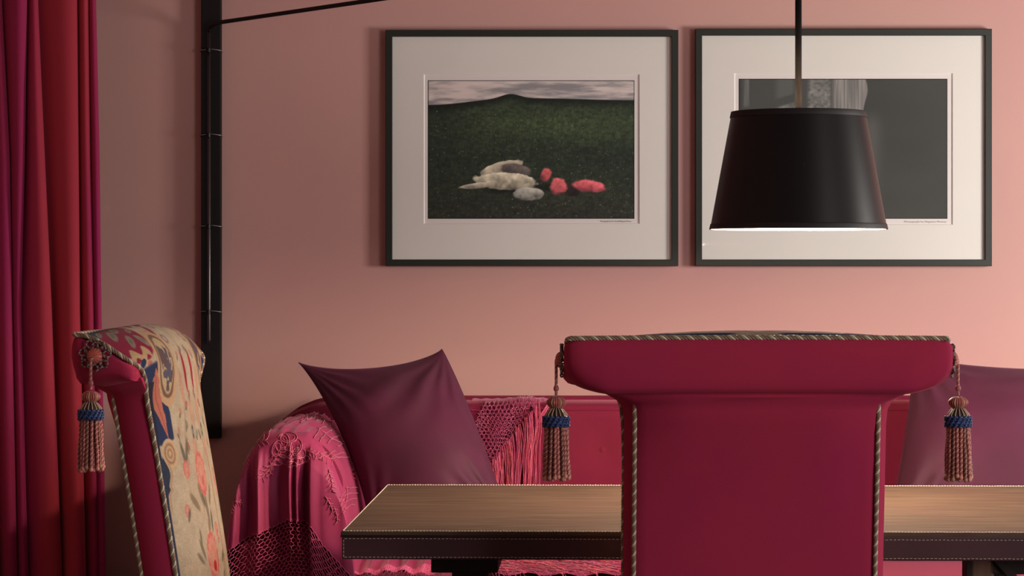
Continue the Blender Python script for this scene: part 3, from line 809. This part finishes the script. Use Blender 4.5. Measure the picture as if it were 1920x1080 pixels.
def seat_fringe():
    """a second fringed end lying along the front of the seat under the table edge"""
    cols = [(0.66, .09, .17, 1), (.50, .045, .15, 1), (.72, .13, .17, 1), (.38, .03, .14, 1)]
    rn = random.Random(21); b = MB(); x0, x1 = PXx(905, 6.35), PXx(1240, 6.35)
    for i in range(430):
        xa = rn.uniform(x0-.02, x1); y = 6.32+rn.random()*.44; P = []; L = rn.uniform(.07, .15); dr = rn.uniform(.25, .75)
        ph = rn.uniform(0, 6)
        for k in range(9):
            q = k/8; yy = y-L*q*(1-dr*.6); P.append((xa+L*q*dr+.003*math.sin(q*7+ph), yy, .531+.005*math.sin(q*3.2)+.003*rn.random()*.3+(.004 if yy > 6.3 else -(6.3-yy)*.9)))
        b.tube(P, rn.uniform(.0007, .0012), 4, cols[rn.randrange(4)])
    # the band of silk the strands are knotted to
    root = MB()
    root.grid(lambda u, v: (x0+(x1-x0)*u, 6.34+.50*v+.01*math.sin(u*9), .5290+.003*math.sin(u*31+v*7)+.002*math.sin(v*19)), 60, 16)
    o = root.build('shawl', M['silk'])
    tag(o, 'crumpled pink fringed shawl on the sofa seat, seen beneath the table edge', 'shawl')
    f = b.build('fringe', M['fringe'], o, colors=True); f['kind'] = 'stuff'
seat_fringe()

# ------------------------------------------------------------------ pillows
def pillow(corners, Ytop, Ybot, puff, conc, label, seed=1, group='plum satin pillows'):
    """corners TL TR BR BL seen from the front, conc: how far each edge (top,right,bottom,left) curves inwards (m)"""
    TL, TR, BR, BL = [PX(p[0], p[1], Y) for p, Y in zip(corners, (Ytop, Ytop, Ybot, Ybot))]
    cen = (TL+TR+BR+BL)/4; base = Vector((cen.x, Ybot+.05, min(BL.z, BR.z)))
    nrm = (TR-TL).cross(TL-BL).normalized()
    if nrm.y > 0: nrm = -nrm
    ux = (TR-TL).normalized(); uz = (TL-BL).normalized(); rn = random.Random(seed)
    wr = [(rn.uniform(.1, .9), rn.uniform(.1, .9), rn.uniform(0, 3.1), rn.uniform(18, 34)) for _ in range(7)]
    def base_pt(u, v):
        p = TL*(1-u)*(1-v)+TR*u*(1-v)+BR*u*v+BL*(1-u)*v
        e = lambda w: (4*w*(1-w))**.75
        p = p-uz*conc[0]*e(u)*(1-v)**2+uz*conc[2]*e(u)*v**2+ux*conc[3]*e(v)*(1-u)**2-ux*conc[1]*e(v)*u**2
        return p
    def th(u, v):
        a = max(0, 4*u*(1-u)); c = max(0, 4*v*(1-v))
        return puff*(a**.55)*(c**.55)
    def wrinkle(u, v):
        w = 0
        # creases fanning from the corners
        for cu, cv in ((0, 0), (1, 0), (0, 1), (1, 1)):
            du, dv = u-cu, v-cv; r = math.hypot(du, dv); a = math.atan2(abs(dv), abs(du))
            w += .0035*math.sin(a*17+cu*2+cv*3+1.3*math.sin(r*6))*math.exp(-((r-.22)/.16)**2)
        w += .0045*math.sin((u*.6+v*1.2)*21+3*math.sin(u*4+seed))*math.exp(-((v-.22)/.16)**2)*math.sin(math.pi*u)
        w += .003*math.sin(u*7+v*9+seed)
        a = max(0, 4*u*(1-u)); c = max(0, 4*v*(1-v))
        return w*min(1, a*2.5)*min(1, c*2.5)
    b = MB(); n = 90
    for side in (1, -1):
        verts = []; 
        for j in range(n):
            v = .5-.5*math.cos(math.pi*j/(n-1))
            for i in range(n):
                u = .5-.5*math.cos(math.pi*i/(n-1))
                p = base_pt(u, v)+nrm*side*(th(u, v)*(1 if side > 0 else .45)+(wrinkle(u, v) if side > 0 else 0))
                verts.append(p-base)
        f = [(j*n+i, (j+1)*n+i, (j+1)*n+i+1, j*n+i+1) for j in range(n-1) for i in range(n-1)]
        if side < 0: f = [tuple(reversed(q)) for q in f]
        b.add(verts, f)
    o = b.build('pillow', M['plum'], loc=base)
    # seam piping along the edge
    b = MB(); P = []
    for k in range(160):
        q = k/40; s = q-int(q)
        s = .5-.5*math.cos(math.pi*s)
        u, v = ((s, 0), (1, s), (1-s, 1), (0, 1-s))[int(q)]
        P.append(base_pt(u, v)-base)
    b.tube(P, .0017, 6, closed=True); b.build('seam', M['plum'], o)
    tag(o, label, 'pillow', group); return o
pillow([(560, 680), (828, 655), (956, 990), (694, 1012)], 6.80, 6.60, .085, (.036, -.012, .0, .034), 'plum satin pillow with pointed corners leaning in the left corner of the sofa', 3)
pillow([(1716, 668), (2040, 688), (2078, 1000), (1662, 1010)], 6.84, 6.60, .085, (.020, .01, 0, .006), 'plum satin pillow at the right edge of the photo, behind a hanging tassel', 8)

# ------------------------------------------------------------------ table
def table():
    rz = math.radians(-1.5)
    P0 = PX(639, 996, 5.06)
    root = empty('dining_table', (P0.x, P0.y, 0), rz, 'long dining table clad in brown and dark stitched leather, before the sofa', 'table')
    Lx, Ly, zt = 1.60, 1.10, P0.z
    T = .008; H = .0515
    b = MB(); b.box(0, Lx, 0, Ly, zt-T, zt); top = bevel(b.build('leather_top', M['leather_top'], root, smooth=False), .0022, 3)
    b = MB(); b.box(.0015, Lx-.0015, .0015, Ly-.0015, zt-H, zt-T-.0002); ap = bevel(b.build('apron', M['leather_side'], root, smooth=False), .0035, 3)
    # welted seam between top and apron
    b = MB(); z = zt-T-.001
    b.tube([(0, 0, z), (Lx, 0, z), (Lx, Ly, z), (0, Ly, z)], .0018, 8, closed=True); b.build('seam_welt', M['leather_side'], ap)
    def stitches(p, q, step, ln, r, mb):
        p = Vector(p); q = Vector(q); L = (q-p).length; d = (q-p)/L; n = int(L/step)
        for i in range(n):
            a = p+d*(i*step+step*.1)
            w = Vector((0, 0, rnd.uniform(-.0003, .0003)))
            mb.tube([a+w, a+d*ln+w], r, 4)
    e = .0035; b = MB(); zz = zt+.0002
    stitches((e, e, zz), (Lx-e, e, zz), .0058, .0043, .0010, b); stitches((e, Ly-e, zz), (Lx-e, Ly-e, zz), .0058, .0043, .0013, b)
    stitches((e, e, zz), (e, Ly-e, zz), .0058, .0050, .0010, b); stitches((Lx-e, e, zz), (Lx-e, Ly-e, zz), .0058, .0043, .0010, b)
    b.build('edge_stitching', M['stitch'], top)
    b = MB(); zu = zt-.0135; zl = zt-.0475; y = -.0003+.0015
    stitches((.005, y, zu), (Lx-.005, y, zu), .0074, .0052, .0007, b); stitches((.005, y, zl), (Lx-.005, y, zl), .0074, .0052, .0007, b)
    stitches((.005, y, zl), (.005, y, zu), .0066, .0045, .0007, b)
    b.build('edge_stitching', M['stitch_dull'], ap)
    # trestles
    for cxp, lab in ((PXx(876, 5.6)-P0.x, 0), (PXx(876, 5.6)-P0.x+1.04, 1)):
        b = MB(); hw = .0625
        b.box(cxp-hw, cxp+hw, Ly/2-.42, Ly/2+.30, zt-H-.038, zt-H)
        tr = bevel(b.build('trestle', M['dark_wood'], root, smooth=False), .002)
        b = MB(); b.box(cxp-hw+.022, cxp+hw-.030, Ly/2-.10, Ly/2+.05, .05, zt-H-.037); bevel(b.build('post', M['dark_wood'], tr, smooth=False), .004)
        b = MB(); b.box(cxp-hw, cxp+hw, Ly/2-.40, Ly/2+.30, 0, .055); bevel(b.build('foot', M['dark_wood'], tr, smooth=False), .006)
    # wooden knee brace on the right trestle, running down to the stretcher
    xr = PXx(1817, 5.1)-P0.x+.0
    b = MB(); Yn = .12
    def prism(pts, y0, y1):
        n = len(pts); b.add([(x, y0, z) for x, z in pts]+[(x, y1, z) for x, z in pts], [tuple(range(n)), tuple(range(2*n-1, n-1, -1))]+[(i, n+i, n+(i+1) % n, (i+1) % n) for i in range(n)])
    zB = zt-H
    prism([(xr+.000, zB), (xr+.000, zB-.45), (xr+.012, zB-.45), (xr+.012, zB)], Yn, Yn+.06)
    prism([(xr+.040, zB), (xr+.058, zB), (xr+.30, zB-.26), (xr+.28, zB-.28)], Yn, Yn+.05)
    bevel(b.build('knee_brace', M['dark_wood'], root, smooth=False), .0015)
    b = MB(); b.box(xr+.012, xr+.053, Yn+.01, Yn+.05, .03, zB); bevel(b.build('leg', M['mid_wood'], root, smooth=False), .003)
table()

# ------------------------------------------------------------------ high-backed chair with scrolled top
R_ = lambda *a: np.array(a, float)
PAN = [R_(-.1000, 1.1085, -.100, 1.107, .318), R_(-.075, 1.1165, -.072, 1.103, .323), R_(-.045, 1.1195, -.045, 1.090, .323), R_(-.015, 1.112, -.020, 1.073, .319),
       R_(.010, 1.096, .000, 1.058, .306), R_(.028, 1.070, .012, 1.044, .278), R_(.037, 1.040, .013, 1.020, .246), R_(.043, 1.000, .012, .985, .228),
       R_(.060, .90, .026, .90, .223), R_(.077, .80, .043, .80, .223), R_(.096, .68, .062, .68, .223), R_(.120, .50, .088, .50, .223)]
def panel_pt(t, r, off=0.0):
    yc, zc, ye, ze, w = cat_at(PAN, r)
    k = 1-abs(t)**2.4
    y = ye+(yc-ye)*k; z = ze+(zc-ze)*k
    return Vector((w*t, y+off*.6, z+off*.4))
def panel_colors(t, r):
    """needlepoint picture: t across -1..1, r row 0..11"""
    Ls = np.interp(r, range(12), [0, .027, .057, .088, .118, .151, .182, .222, .323, .424, .545, .727])
    w = np.interp(r, range(12), [p[4] for p in PAN]); X = t*w; A = np.abs(X); T = np.abs(t)
    cream = np.array([174, 158, 134.]); c = np.zeros(t.shape+(3,)); c[:] = cream
    n = fbm(X*60, Ls*60, 3, 3); c *= (0.93+.14*n[..., None])
    def mix(m, col):
        nonlocal c
        m = np.clip(m, 0, 1)[..., None]; c = c*(1-m)+np.array(col, float)*m
    wob = .010*(fbm(X*22, Ls*22, 12, 2)-.5)
    def ell(cx_, cl, rx, rl, rot=0, soft=.12, side=None):
        xx = (A if side is None else X)-cx_; ll = Ls-cl; a = xx*math.cos(rot)+ll*math.sin(rot); q = -xx*math.sin(rot)+ll*math.cos(rot)
        d = np.sqrt((a/rx)**2+(q/rl)**2)+wob*14; return 1-sstep(1-soft, 1+soft*.3, d)
    navy = (40, 50, 82); crim = (134, 28, 58); sage = (134, 124, 104); brown = (112, 86, 70); salm = (176, 106, 88); rose = (190, 88, 86); tan = (172, 134, 100); olive = (104, 96, 80)
    # crimson shoulder field with sage leaves
    fld = sstep(.012, .02, Ls)*(1-sstep(.132, .140, Ls+wob*2))*sstep(.150, .160, A+wob*2-.25*(Ls-.07))
    mix(fld, crim)
    mix(sstep(.0, .004, .028-Ls+.5*(A-.27)*(A > .27))*sstep(.03, .05, A), navy)
    mix(sstep(0, .003, Ls-.008)*sstep(0, .004, .018-Ls)*(fbm(X*50, Ls*10, 4, 2) > .5), cream)
    mix(np.exp(-((A-.152-.25*(Ls-.07))/.006)**2)*sstep(.02, .03, Ls)*(1-sstep(.15, .17, Ls)), (196, 168, 132))
    for (a, l, rx, rl, ro) in [(.255, .055, .030, .011, .5), (.205, .045, .028, .010, .35), (.235, .088, .026, .010, .6), (.190, .100, .012, .022, .15), (.282, .035, .022, .007, .3), (.175, .065, .018, .007, .4)]:
        mix(ell(a, l, rx, rl, ro, .25), sage); mix(ell(a, l, rx*.5, rl*.4, ro, .3), (108, 104, 92))
    # cream scroll along the shoulder edge with navy
    mix(sstep(.003, .0, np.abs(Ls-.118-.16*(.29-A)+.010*np.sin(A*120))-.010)*sstep(.20, .21, A), (178, 150, 112))
    mix(ell(.262, .142, .018, .009, .3), navy); mix(ell(.232, .150, .012, .006, .0), salm)
    # centre: cream ground with red flower sprays and grey
    for (a, l, rx, rl, ro) in [(.05, .05, .05, .010, .3), (.09, .085, .030, .010, .9), (.115, .05, .02, .007, .6)]:
        mix(ell(a, l, rx, rl, ro, .4)*.9, crim)
    for (a, l, rx, rl) in [(.075, .118, .016, .014), (.03, .075, .018, .01), (.12, .09, .014, .008)]:
        mix(ell(a, l, rx, rl, .4, .3), (132, 116, 112)); mix(ell(a, l, rx*.5, rl*.5, .4, .3), (178, 152, 140))
    mix(np.exp(-((A-.105-.35*(Ls-.12))/.0028)**2)*sstep(.09, .1, Ls)*(1-sstep(.20, .22, Ls))*.9, (90, 62, 60))
    # long medallion loops
    md = np.sqrt(((A-.142-.02*(Ls-.17)*4)/.052)**2+((Ls-.165)/.085)**2)
    mix(1-sstep(1.0, 1.05, md), (182, 148, 114)); mix((1-sstep(.78, .82, md)), brown); mix((1-sstep(.66, .70, md)), (176, 154, 120))
    blot = fbm(X*55, Ls*42, 33, 2); mix((1-sstep(.62, .66, md))*(sstep(.50, .54, blot)), (94, 74, 74)); mix((1-sstep(.5, .55, md))*(sstep(.60, .63, fbm(X*70, Ls*60, 43, 2))), (84, 80, 96))
    # navy side panels with salmon leaf
    side = sstep(0, .004, A-(.150+.35*np.maximum(0, .262-Ls)*(Ls < .262)))*sstep(.15, .158, Ls)*(1-sstep(.318, .324, Ls+wob*2+.18*(.2-A)))*(md > 1.02)
    mix(side, navy)
    leafx = .200-.20*(Ls-.20)+.004*np.sin(Ls*34)
    mix((np.abs(A-leafx) < (.020*np.clip((Ls-.165)/.03, 0, 1)*np.clip((.312-Ls)/.06, 0, 1)*(1-.45*np.abs(((Ls*26+A*30) % 1)-.3))+.0*Ls))*(Ls > .16)*(Ls < .312)*1., salm)
    mix(np.exp(-((A-leafx)/.002)**2)*(Ls > .18)*(Ls < .30)*.7, (140, 70, 62))
    mix(sstep(.209, .212, A)*(Ls > .19)*1., (42, 40, 52)); 
    # centre swirls
    for (a, l, rx, rl, ro, k) in [(.07, .22, .014, .045, .15, .45), (.03, .27, .013, .035, -.15, .4), (.045, .335, .014, .024, .3, .4)]:
        mix(ell(a, l, rx, rl, ro, .4)*k, (186, 112, 92))
    mix(ell(.030, .19, .010, .045, .05, .3), (150, 36, 54))
    mix(ell(.04, .305, .008, .014, 0, .3), (66, 84, 84)); mix(ell(.04, .305, .003, .006, 0, .3), (176, 150, 130))
    for (a0, l0, am) in ((.09, .30, .02), (.02, .30, .015)):
        mix(np.exp(-((A-a0-am*np.sin((Ls-l0)*26))/.0022)**2)*sstep(.25, .27, Ls)*(1-sstep(.35, .37, Ls))*.7, (142, 104, 84))
    for q, (a, l) in enumerate([(.02, .235), (.075, .29), (.10, .265), (.055, .255), (.01, .31), (.125, .30), (.085, .33), (.02, .145), (.06, .155)]):
        mix(ell(a, l, .007, .010, .6*q, .4)*.8, ((150, 84, 78), (112, 112, 96), (170, 120, 100))[q % 3]); mix(ell(a+.006, l+.008, .004, .008, -.5*q, .4)*.8, (96, 92, 82))
    # volute and indented navy border
    vr = np.sqrt((A-.178)**2+(Ls-.338)**2); mix((1-sstep(.028, .030, vr))*1., (186, 160, 126)); mix(np.exp(-((vr-.018)/.003)**2)*.9, (140, 100, 76)); mix(np.exp(-((vr-.008)/.0025)**2)*.8, (140, 100, 76))
    bw = .209-.020*np.clip(np.exp(-((Ls-.375)/.026)**2)+.35*np.exp(-((Ls-.405)/.005)**2), 0, 1)
    mix(sstep(0, .002, A-bw)*sstep(.34, .35, Ls), (44, 52, 70)); mix(np.exp(-((A-bw+.005)/.003)**2)*sstep(.35, .36, Ls)*(1-sstep(.43, .46, Ls)), (168, 130, 98))
    # roses and leaves on the cream ground
    def leafs(items, col):
        for (a, l, rx, rl, ro) in items: mix(ell(a, l, rx, rl, ro, .45, side=1)*.85, col)
    def blossom(a, l, R, deep):
        if True:
            d = np.sqrt(((X-a)/R)**2+((Ls-l)/(R*1.15))**2)+.25*(fbm(X*90, Ls*90, 5, 3)-.5)
            mix((1-sstep(.85, 1.05, d))*.9, (196, 138, 118)); mix(np.exp(-((d-.82)/.12)**2)*.9*sstep(.3, .5, fbm(X*130, Ls*130, 55, 2)), rose); mix(np.exp(-((d-.42)/.10)**2)*.45, (190, 98, 92))
            d2 = np.sqrt(((X-a+.005)/(R*.28))**2+((Ls-l-.4*R)/(R*.3))**2); mix((1-sstep(.8, 1.1, d2))*deep, (176, 36, 44))
    for sgn in (1,):
        leafs([(.055, .425, .010, .030, .5), (.028, .455, .010, .045, .1), (-.01, .43, .008, .028, -.6), (.10, .435, .010, .03, .9), (.035, .50, .008, .026, 0)], (122, 104, 82))
        leafs([(.045, .43, .006, .024, .4), (.005, .48, .008, .026, -.2), (.12, .345, .008, .034, .3), (.10, .335, .007, .03, -.5)], (92, 88, 76))
        leafs([(.02, .60, .012, .035, .6), (-.035, .60, .012, .03, -.6), (.10, .525, .007, .024, .6), (.115, .54, .006, .022, 1.0), (.10, .505, .006, .018, 0), (-.05, .55, .010, .02, -1)], (112, 104, 84))
    blossom(.030, .385, .038, .3); blossom(.036, .545, .042, 1.0); blossom(.118, .372, .016, .2); blossom(.145, .448, .012, .5)
    leafs([(.14, .458, .006, .018, -.5)], (100, 90, 80)); blossom(-.025, .50, .013, 1.0); blossom(-.028, .515, .010, .9)
    mix(np.exp(-((X+.055+.05*(Ls-.4))/.0022)**2)*sstep(.33, .36, Ls), (150, 60, 50))
    blossom(-.105, .40, .016, .5); blossom(-.115, .43, .014, .8); leafs([(-.12, .47, .02, .04, .1), (-.14, .57, .018, .05, -.1)], (148, 146, 108)); blossom(-.14, .52, .014, .9)
    mix(np.exp(-((A-.12-.02*np.sin(Ls*30))/.0018)**2)*sstep(.33, .35, Ls)*(1-sstep(.36, .37, Ls))*.7, (110, 96, 76))
    return c

ROPE = [rgb(214, 198, 164), rgb(122, 118, 88), rgb(140, 98, 82), rgb(136, 122, 96)]
TASS = [rgb(222, 146, 126), rgb(168, 90, 92)]
def chair(loc, rz, label):
    root = empty('dining_chair', loc, rz, label, 'chair', 'high-backed dining chairs with scrolled tops')
    # ---- velvet sides and rear of the back
    rows = []
    zs = [.40, .50, .60, .70, .80, .90, .96, .985, .998, 1.008, 1.018, 1.030]
    wf = [.223]*7+[.225, .232, .248, .268, .285]
    wr = [.2065]*7+[.209, .218, .240, .262, .28]
    b = MB(); secs = []
    for z, a, c in zip(zs, wf, wr):
        yf = float(np.interp(-z, [-1.044, -1.02, -.985, -.90, -.80, -.68, -.50, -.40], [.012, .013, .012, .026, .043, .062, .088, .103]))
        yr = yf-.064-(.012 if z > 1.0 else 0)
        pf = .024*float(np.interp(z, [.80, .90, .96, .99, 1.03], [0, .25, .8, 1, 1]))
        sec = [(-c, yr), (-c*.90, yr-.002-pf*.7), (-c*.5, yr-.004-pf), (0, yr-.005-pf), (c*.5, yr-.004-pf), (c*.90, yr-.002-pf*.7), (c, yr), (c+.004, yr+.004), (a-.001+.003, yr+.028), (a, yf-.006), (a-.004, yf), (0, yf+.006), (-a+.004, yf), (-a, yf-.006), (-a-.002, yr+.028), (-c-.004, yr+.004)]
        secs.append([(x, y, z) for x, y in sec])
    n = len(secs[0]); b.add([p for s in secs for p in s], [(i*n+j, i*n+(j+1) % n, (i+1)*n+(j+1) % n, (i+1)*n+j) for i in range(len(secs)-1) for j in range(n)]+[tuple(range(n-1, -1, -1)), tuple((len(secs)-1)*n+k for k in range(n))])
    back = b.build('backrest', M['velvet'], root); smooth_angle(back, 50)
    # ---- scrolled top roll
    mid = [(-.100, 1.107), (-.106, 1.100), (-.110, 1.085), (-.112, 1.062), (-.1115, 1.042), (-.1105, 1.026), (-.104, 1.017), (-.085, 1.015), (-.060, 1.012), (-.035, 1.006), (-.015, 1.000), (.006, 1.00), (.020, 1.015), (.022, 1.040), (.010, 1.048), (-.005, 1.055), (-.022, 1.066), (-.045, 1.083), (-.072, 1.096), (-.09, 1.104)]
    end = [(-.099, 1.106), (-.104, 1.100), (-.107, 1.088), (-.106, 1.070), (-.100, 1.056), (-.088, 1.046), (-.072, 1.040), (-.055, 1.036), (-.038, 1.034), (-.020, 1.032), (-.004, 1.027), (.007, 1.024), (.010, 1.030), (.010, 1.044), (.004, 1.053), (-.010, 1.060), (-.024, 1.071), (-.046, 1.087), (-.072, 1.099), (-.09, 1.105)]
    b = MB(); secs = []; xsn = list(np.linspace(-.3285, .3285, 91))
    cy_, cz_ = -.058, 1.068
    for x in xsn:
        q = abs(x)/.3285; k = max(0, min(1, (abs(x)-.25)/(.3285-.25)))**1.6; k2 = max(0, min(1, (abs(x)-.15)/.07)); k2 = max(k, k2*k2*(3-2*k2))
        r = max(0, (abs(x)-.296)/(.3285-.296)); sc = 1-.30*(1-math.sqrt(max(0, 1-r*r)))
        sec = []
        for (m_, e_) in zip(mid, end):
            wf_ = max(0, min(1, (m_[0]+.055)/.05)); kk = k*(1-wf_)+k2*wf_
            y = m_[0]+(e_[0]-m_[0])*kk; z = m_[1]+(e_[1]-m_[1])*kk
            pinch = 1-(1-sc)
            top = z > cz_+.01+(-.06-y)*.5
            yy = cy_+(y-cy_)*sc; zz = cz_+(z-cz_)*sc
            sec.append((x, yy, zz))
        secs.append(sec)
    n = len(mid); b.add([p for s in secs for p in s], [(i*n+j, i*n+(j+1) % n, (i+1)*n+(j+1) % n, (i+1)*n+j) for i in range(len(secs)-1) for j in range(n)]+[tuple(range(n-1, -1, -1)), tuple((len(secs)-1)*n+k for k in range(n))])
    roll = b.build('top_roll', M['velvet'], root); smooth_angle(roll, 60)
    # ---- needlepoint front
    nu, nv = 230, 420
    ts, rs = np.meshgrid(np.linspace(-1, 1, nu), np.linspace(0, 1, nv)); rs = 11*rs
    rs = 11*(np.linspace(0, 1, nv)**1.0)[:, None]+0*ts
    # rows evenly spaced along the arc
    arc = np.interp(np.linspace(0, .727, nv), [0, .027, .057, .088, .118, .151, .182, .222, .323, .424, .545, .727], range(12)); rs = arc[:, None]+0*ts
    co = s2l(np.clip(panel_colors(ts, rs), 0, 255)); verts = []
    for j in range(nv):
        yc, zc, ye, ze, w = cat_at(PAN, float(arc[j]))
        for i in range(nu):
            t = ts[0, i]; k = 1-abs(t)**2.4; verts.append((w*t, ye+(yc-ye)*k+.0012, ze+(zc-ze)*k+.0008))
    idx = np.arange(nu*nv).reshape(nv, nu); fc = np.stack([idx[:-1, :-1], idx[1:, :-1], idx[1:, 1:], idx[:-1, 1:]], -1).reshape(-1, 4)[:, ::-1]
    me = bpy.data.meshes.new('needlepoint_panel'); me.from_pydata(verts, [], fc.tolist()); me.polygons.foreach_set('use_smooth', [True]*len(me.polygons))
    at = me.color_attributes.new('col', 'FLOAT_COLOR', 'POINT'); at.data.foreach_set('color', np.concatenate([co.reshape(-1, 3), np.ones((nu*nv, 1))], 1).astype(np.float32).ravel())
    me.materials.append(M['needle']); o = bpy.data.objects.new('needlepoint_panel', me); COL.objects.link(o); o.parent = root
    o['label'] = 'floral needlepoint front with roses on cream, navy borders and a crimson top'
    # ---- piping ropes
    P = [panel_pt(-1, r) for r in np.linspace(11, 0, 70)]+[panel_pt(t, 0) for t in np.linspace(-.97, .97, 50)]+[panel_pt(1, r) for r in np.linspace(0, 11, 70)]
    b = MB(); twisted(b, [p+Vector((0, 0, .001)) for p in P], .0042, .023, ROPE, step=.0026, seg=6, fat=.50); b.build('piping', M['rope'], o, colors=True)
    for s in (-1, 1):
        P = []
        for z in np.linspace(1.000, .45, 30):
            yf = float(np.interp(-z, [-1.044, -1.02, -.985, -.90, -.80, -.68, -.50], [.012, .013, .012, .026, .043, .062, .088]))
            P.append(Vector((s*(.2065+.001), yf-.0665, z)))
        b = MB(); twisted(b, P, .0038, .018, ROPE, step=.0022, seg=6, fat=.52); b.build('piping', M['rope'], back, colors=True)
    # ---- rosettes and tassels on the two ends of the roll
    for s in (-1, 1):
        C = Vector((s*.3290, -.059, 1.0705))
        ax = Vector((s, 0, 0))
        def ring(a, rad, out=0.0): return C+ax*out+Vector((0, math.cos(a)*rad, math.sin(a)*rad))
        b = MB(); dk = rgb(92, 66, 64); lt = rgb(168, 140, 120)
        for k in range(7):
            a0 = 2*math.pi*k/7+.2; cen = ring(a0, .0215, .003); path = []
            for i in range(15):
                th = 2*math.pi*i/14; e1 = Vector((0, math.cos(a0), math.sin(a0))); e2 = Vector((0, -math.sin(a0), math.cos(a0)))
                path.append(cen+e1*(.0075*math.cos(th))+e2*(.0065*math.sin(th))+ax*.002*math.sin(2*th))
            twisted(b, path, .0017, .008, [dk, lt, dk], step=.0016, seg=5)
            path = []
            for i in range(13):
                th = 2*math.pi*i/12; cen2 = ring(a0+math.pi/7, .0150, .004)
                e1 = Vector((0, math.cos(a0+.45), math.sin(a0+.45))); e2 = Vector((0, -math.sin(a0+.45), math.cos(a0+.45)))
                path.append(cen2+e1*(.0095*math.cos(th))+e2*(.0055*math.sin(th)))
            twisted(b, path, .0016, .008, [dk, dk, lt], step=.0018, seg=5)
        ros = b.build('rosette', M['rope'], root, colors=True)
        b = MB(); redA = rgb(196, 84, 74); redB = rgb(216, 128, 104); N = 40
        for k in range(N):   # gathered pom: pleats running from rim to centre
            a = 2*math.pi*k/N; path = []
            for i in range(9):
                q = i/8*math.pi*.5; path.append(ring(a, .0125*math.cos(q)+.0006, .004+.0095*math.sin(q)))
            b.tube(path, [.0013*(1-.6*i/8) for i in range(9)], 5, redA if (k % 3) else redB)
        b.build('pompom', M['rope'], ros, colors=True)
        # tassel, hanging free just outside the roll end
        tx = s*.3415; ty = -.064; tz = 1.0100
        b = MB(); rn = random.Random(31+s)
        twisted(b, [C+ax*.0125, Vector((tx, ty, 1.062)), Vector((tx, ty, 1.045)), Vector((tx, ty, tz+.001))], .0026, .009, [TASS[0], TASS[1], rgb(170, 120, 96)], step=.0014, seg=5)
        b.lathe([(.001, -.006), (.0042, -.003), (.0048, 0), (.0038, .004), (.001, .007)], (tx, ty, tz+.012), 12, TASS[1])
        cord = b
        b = MB(); K = 24   # upper bulb wound with silk
        for k in range(K):
            a = 2*math.pi*k/K; path = []
            for i in range(11):
                q = i/10; r = .0155*math.sin(math.pi*(.10+.80*q))**.8; path.append((tx+r*math.cos(a), ty+r*math.sin(a), tz-.003-.0175*q))
            b.tube(path, .0019, 5, rgb(178, 96, 84) if k % 4 else rgb(206, 150, 120))
        bulbm = b
        b = MB()   # flared collar with fine cream wires over dark
        b.lathe([(.006, .0), (.011, -.004), (.0165, -.0115), (.0175, -.013)], (tx, ty, tz-.021), 28, rgb(60, 42, 44), cap=False)
        for k in range(16):
            a = 2*math.pi*k/16; path = [(tx+r*math.cos(a), ty+r*math.sin(a), tz-.021+z) for r, z in [(.0068, .001), (.0125, -.003), (.0185, -.0105), (.0195, -.0135)]]
            b.tube(path, .0008, 5, rgb(206, 176, 140))
        collar = b
        b = MB(); zc = tz-.035   # blue crocheted band
        b.lathe([(.0175, .001), (.0205, -.002), (.0215, -.009), (.0205, -.0165), (.0185, -.0185)], (tx, ty, zc), 30, rgb(28, 42, 88), cap=False)
        for lv in range(4):
            P = []
            for i in range(97):
                a = 2*math.pi*i/96; P.append((tx+(.0215+.0012*math.cos(a*16+lv*2))*math.cos(a), ty+(.0215+.0012*math.cos(a*16+lv*2))*math.sin(a), zc-.0022-lv*.0046+.0016*math.sin(a*16+lv*2)))
            b.tube(P, .0017, 5, (rgb(50, 72, 126), rgb(36, 54, 102))[lv % 2])
        band = b
        b = MB(); K = 19; zb = zc-.0165
        for ringn, (K, R0, R1) in enumerate(((18, .0180, .0218), (12, .0115, .0150))):
            for k in range(K):
                a = 2*math.pi*k/K+rn.uniform(-.08, .08); L = rn.uniform(.083, .091); path = []; w = rn.uniform(-.10, .10)
                for i in range(12):
                    q = i/11; r = R0+(R1-R0)*q+.0006*math.sin(q*9+k); path.append(Vector((tx+r*math.cos(a+w*q), ty+r*math.sin(a+w*q), zb-L*q)))
                cols = [TASS[0], TASS[1]] if k % 3 else [rgb(176, 124, 98), rgb(126, 70, 68)]
                twisted(b, path, .0027, .0085, cols, step=.0016, seg=5, phase=rn.uniform(0, 6))
                e = path[-1]; b.lathe([(.0012, -.004), (.0036, -.002), (.0030, .003)], (e.x, e.y, e.z), 6, cols[0])
        tas = b.build('tassel', M['rope'], root, colors=True)
        cord.build('tassel_cord', M['rope'], tas, colors=True); bulbm.build('tassel_head', M['rope'], tas, colors=True)
        collar.build('tassel_collar', M['rope'], tas, colors=True); band.build('tassel_band', M['rope'], tas, colors=True)
    # ---- seat and legs (below the picture)
    b = MB(); b.box(-.245, .245, .085, .50, .38, .475); bevel(b.build('seat', M['velvet'], root, smooth=False), .025, 4)
    for (x, y, y2) in ((-.20, .10, .04), (.20, .10, .04), (-.21, .46, .46), (.21, .46, .46)):
        b = MB(); b.tube([(x, y2, 0), (x, y, .39)], [.016, .024], 12); b.build('leg', M['dark_wood'], root)
    return root
ca = chair((.3985, 4.777, 0), math.radians(0.0), 'crimson velvet chair seen from behind, with tasselled scroll top, in front of the table')
def copy_tree(o, parent=None):
    c = o.copy(); COL.objects.link(c); c.parent = parent
    for ch in list(o.children): copy_tree(ch, c)
    return c
TH = math.radians(5)
cb = copy_tree(ca); cb.location = (-.675, 5.27, 0); cb.rotation_euler = (0, 0, -(math.pi/2+TH))
cb['label'] = 'crimson chair at the left end of the table, its rose needlepoint front showing'
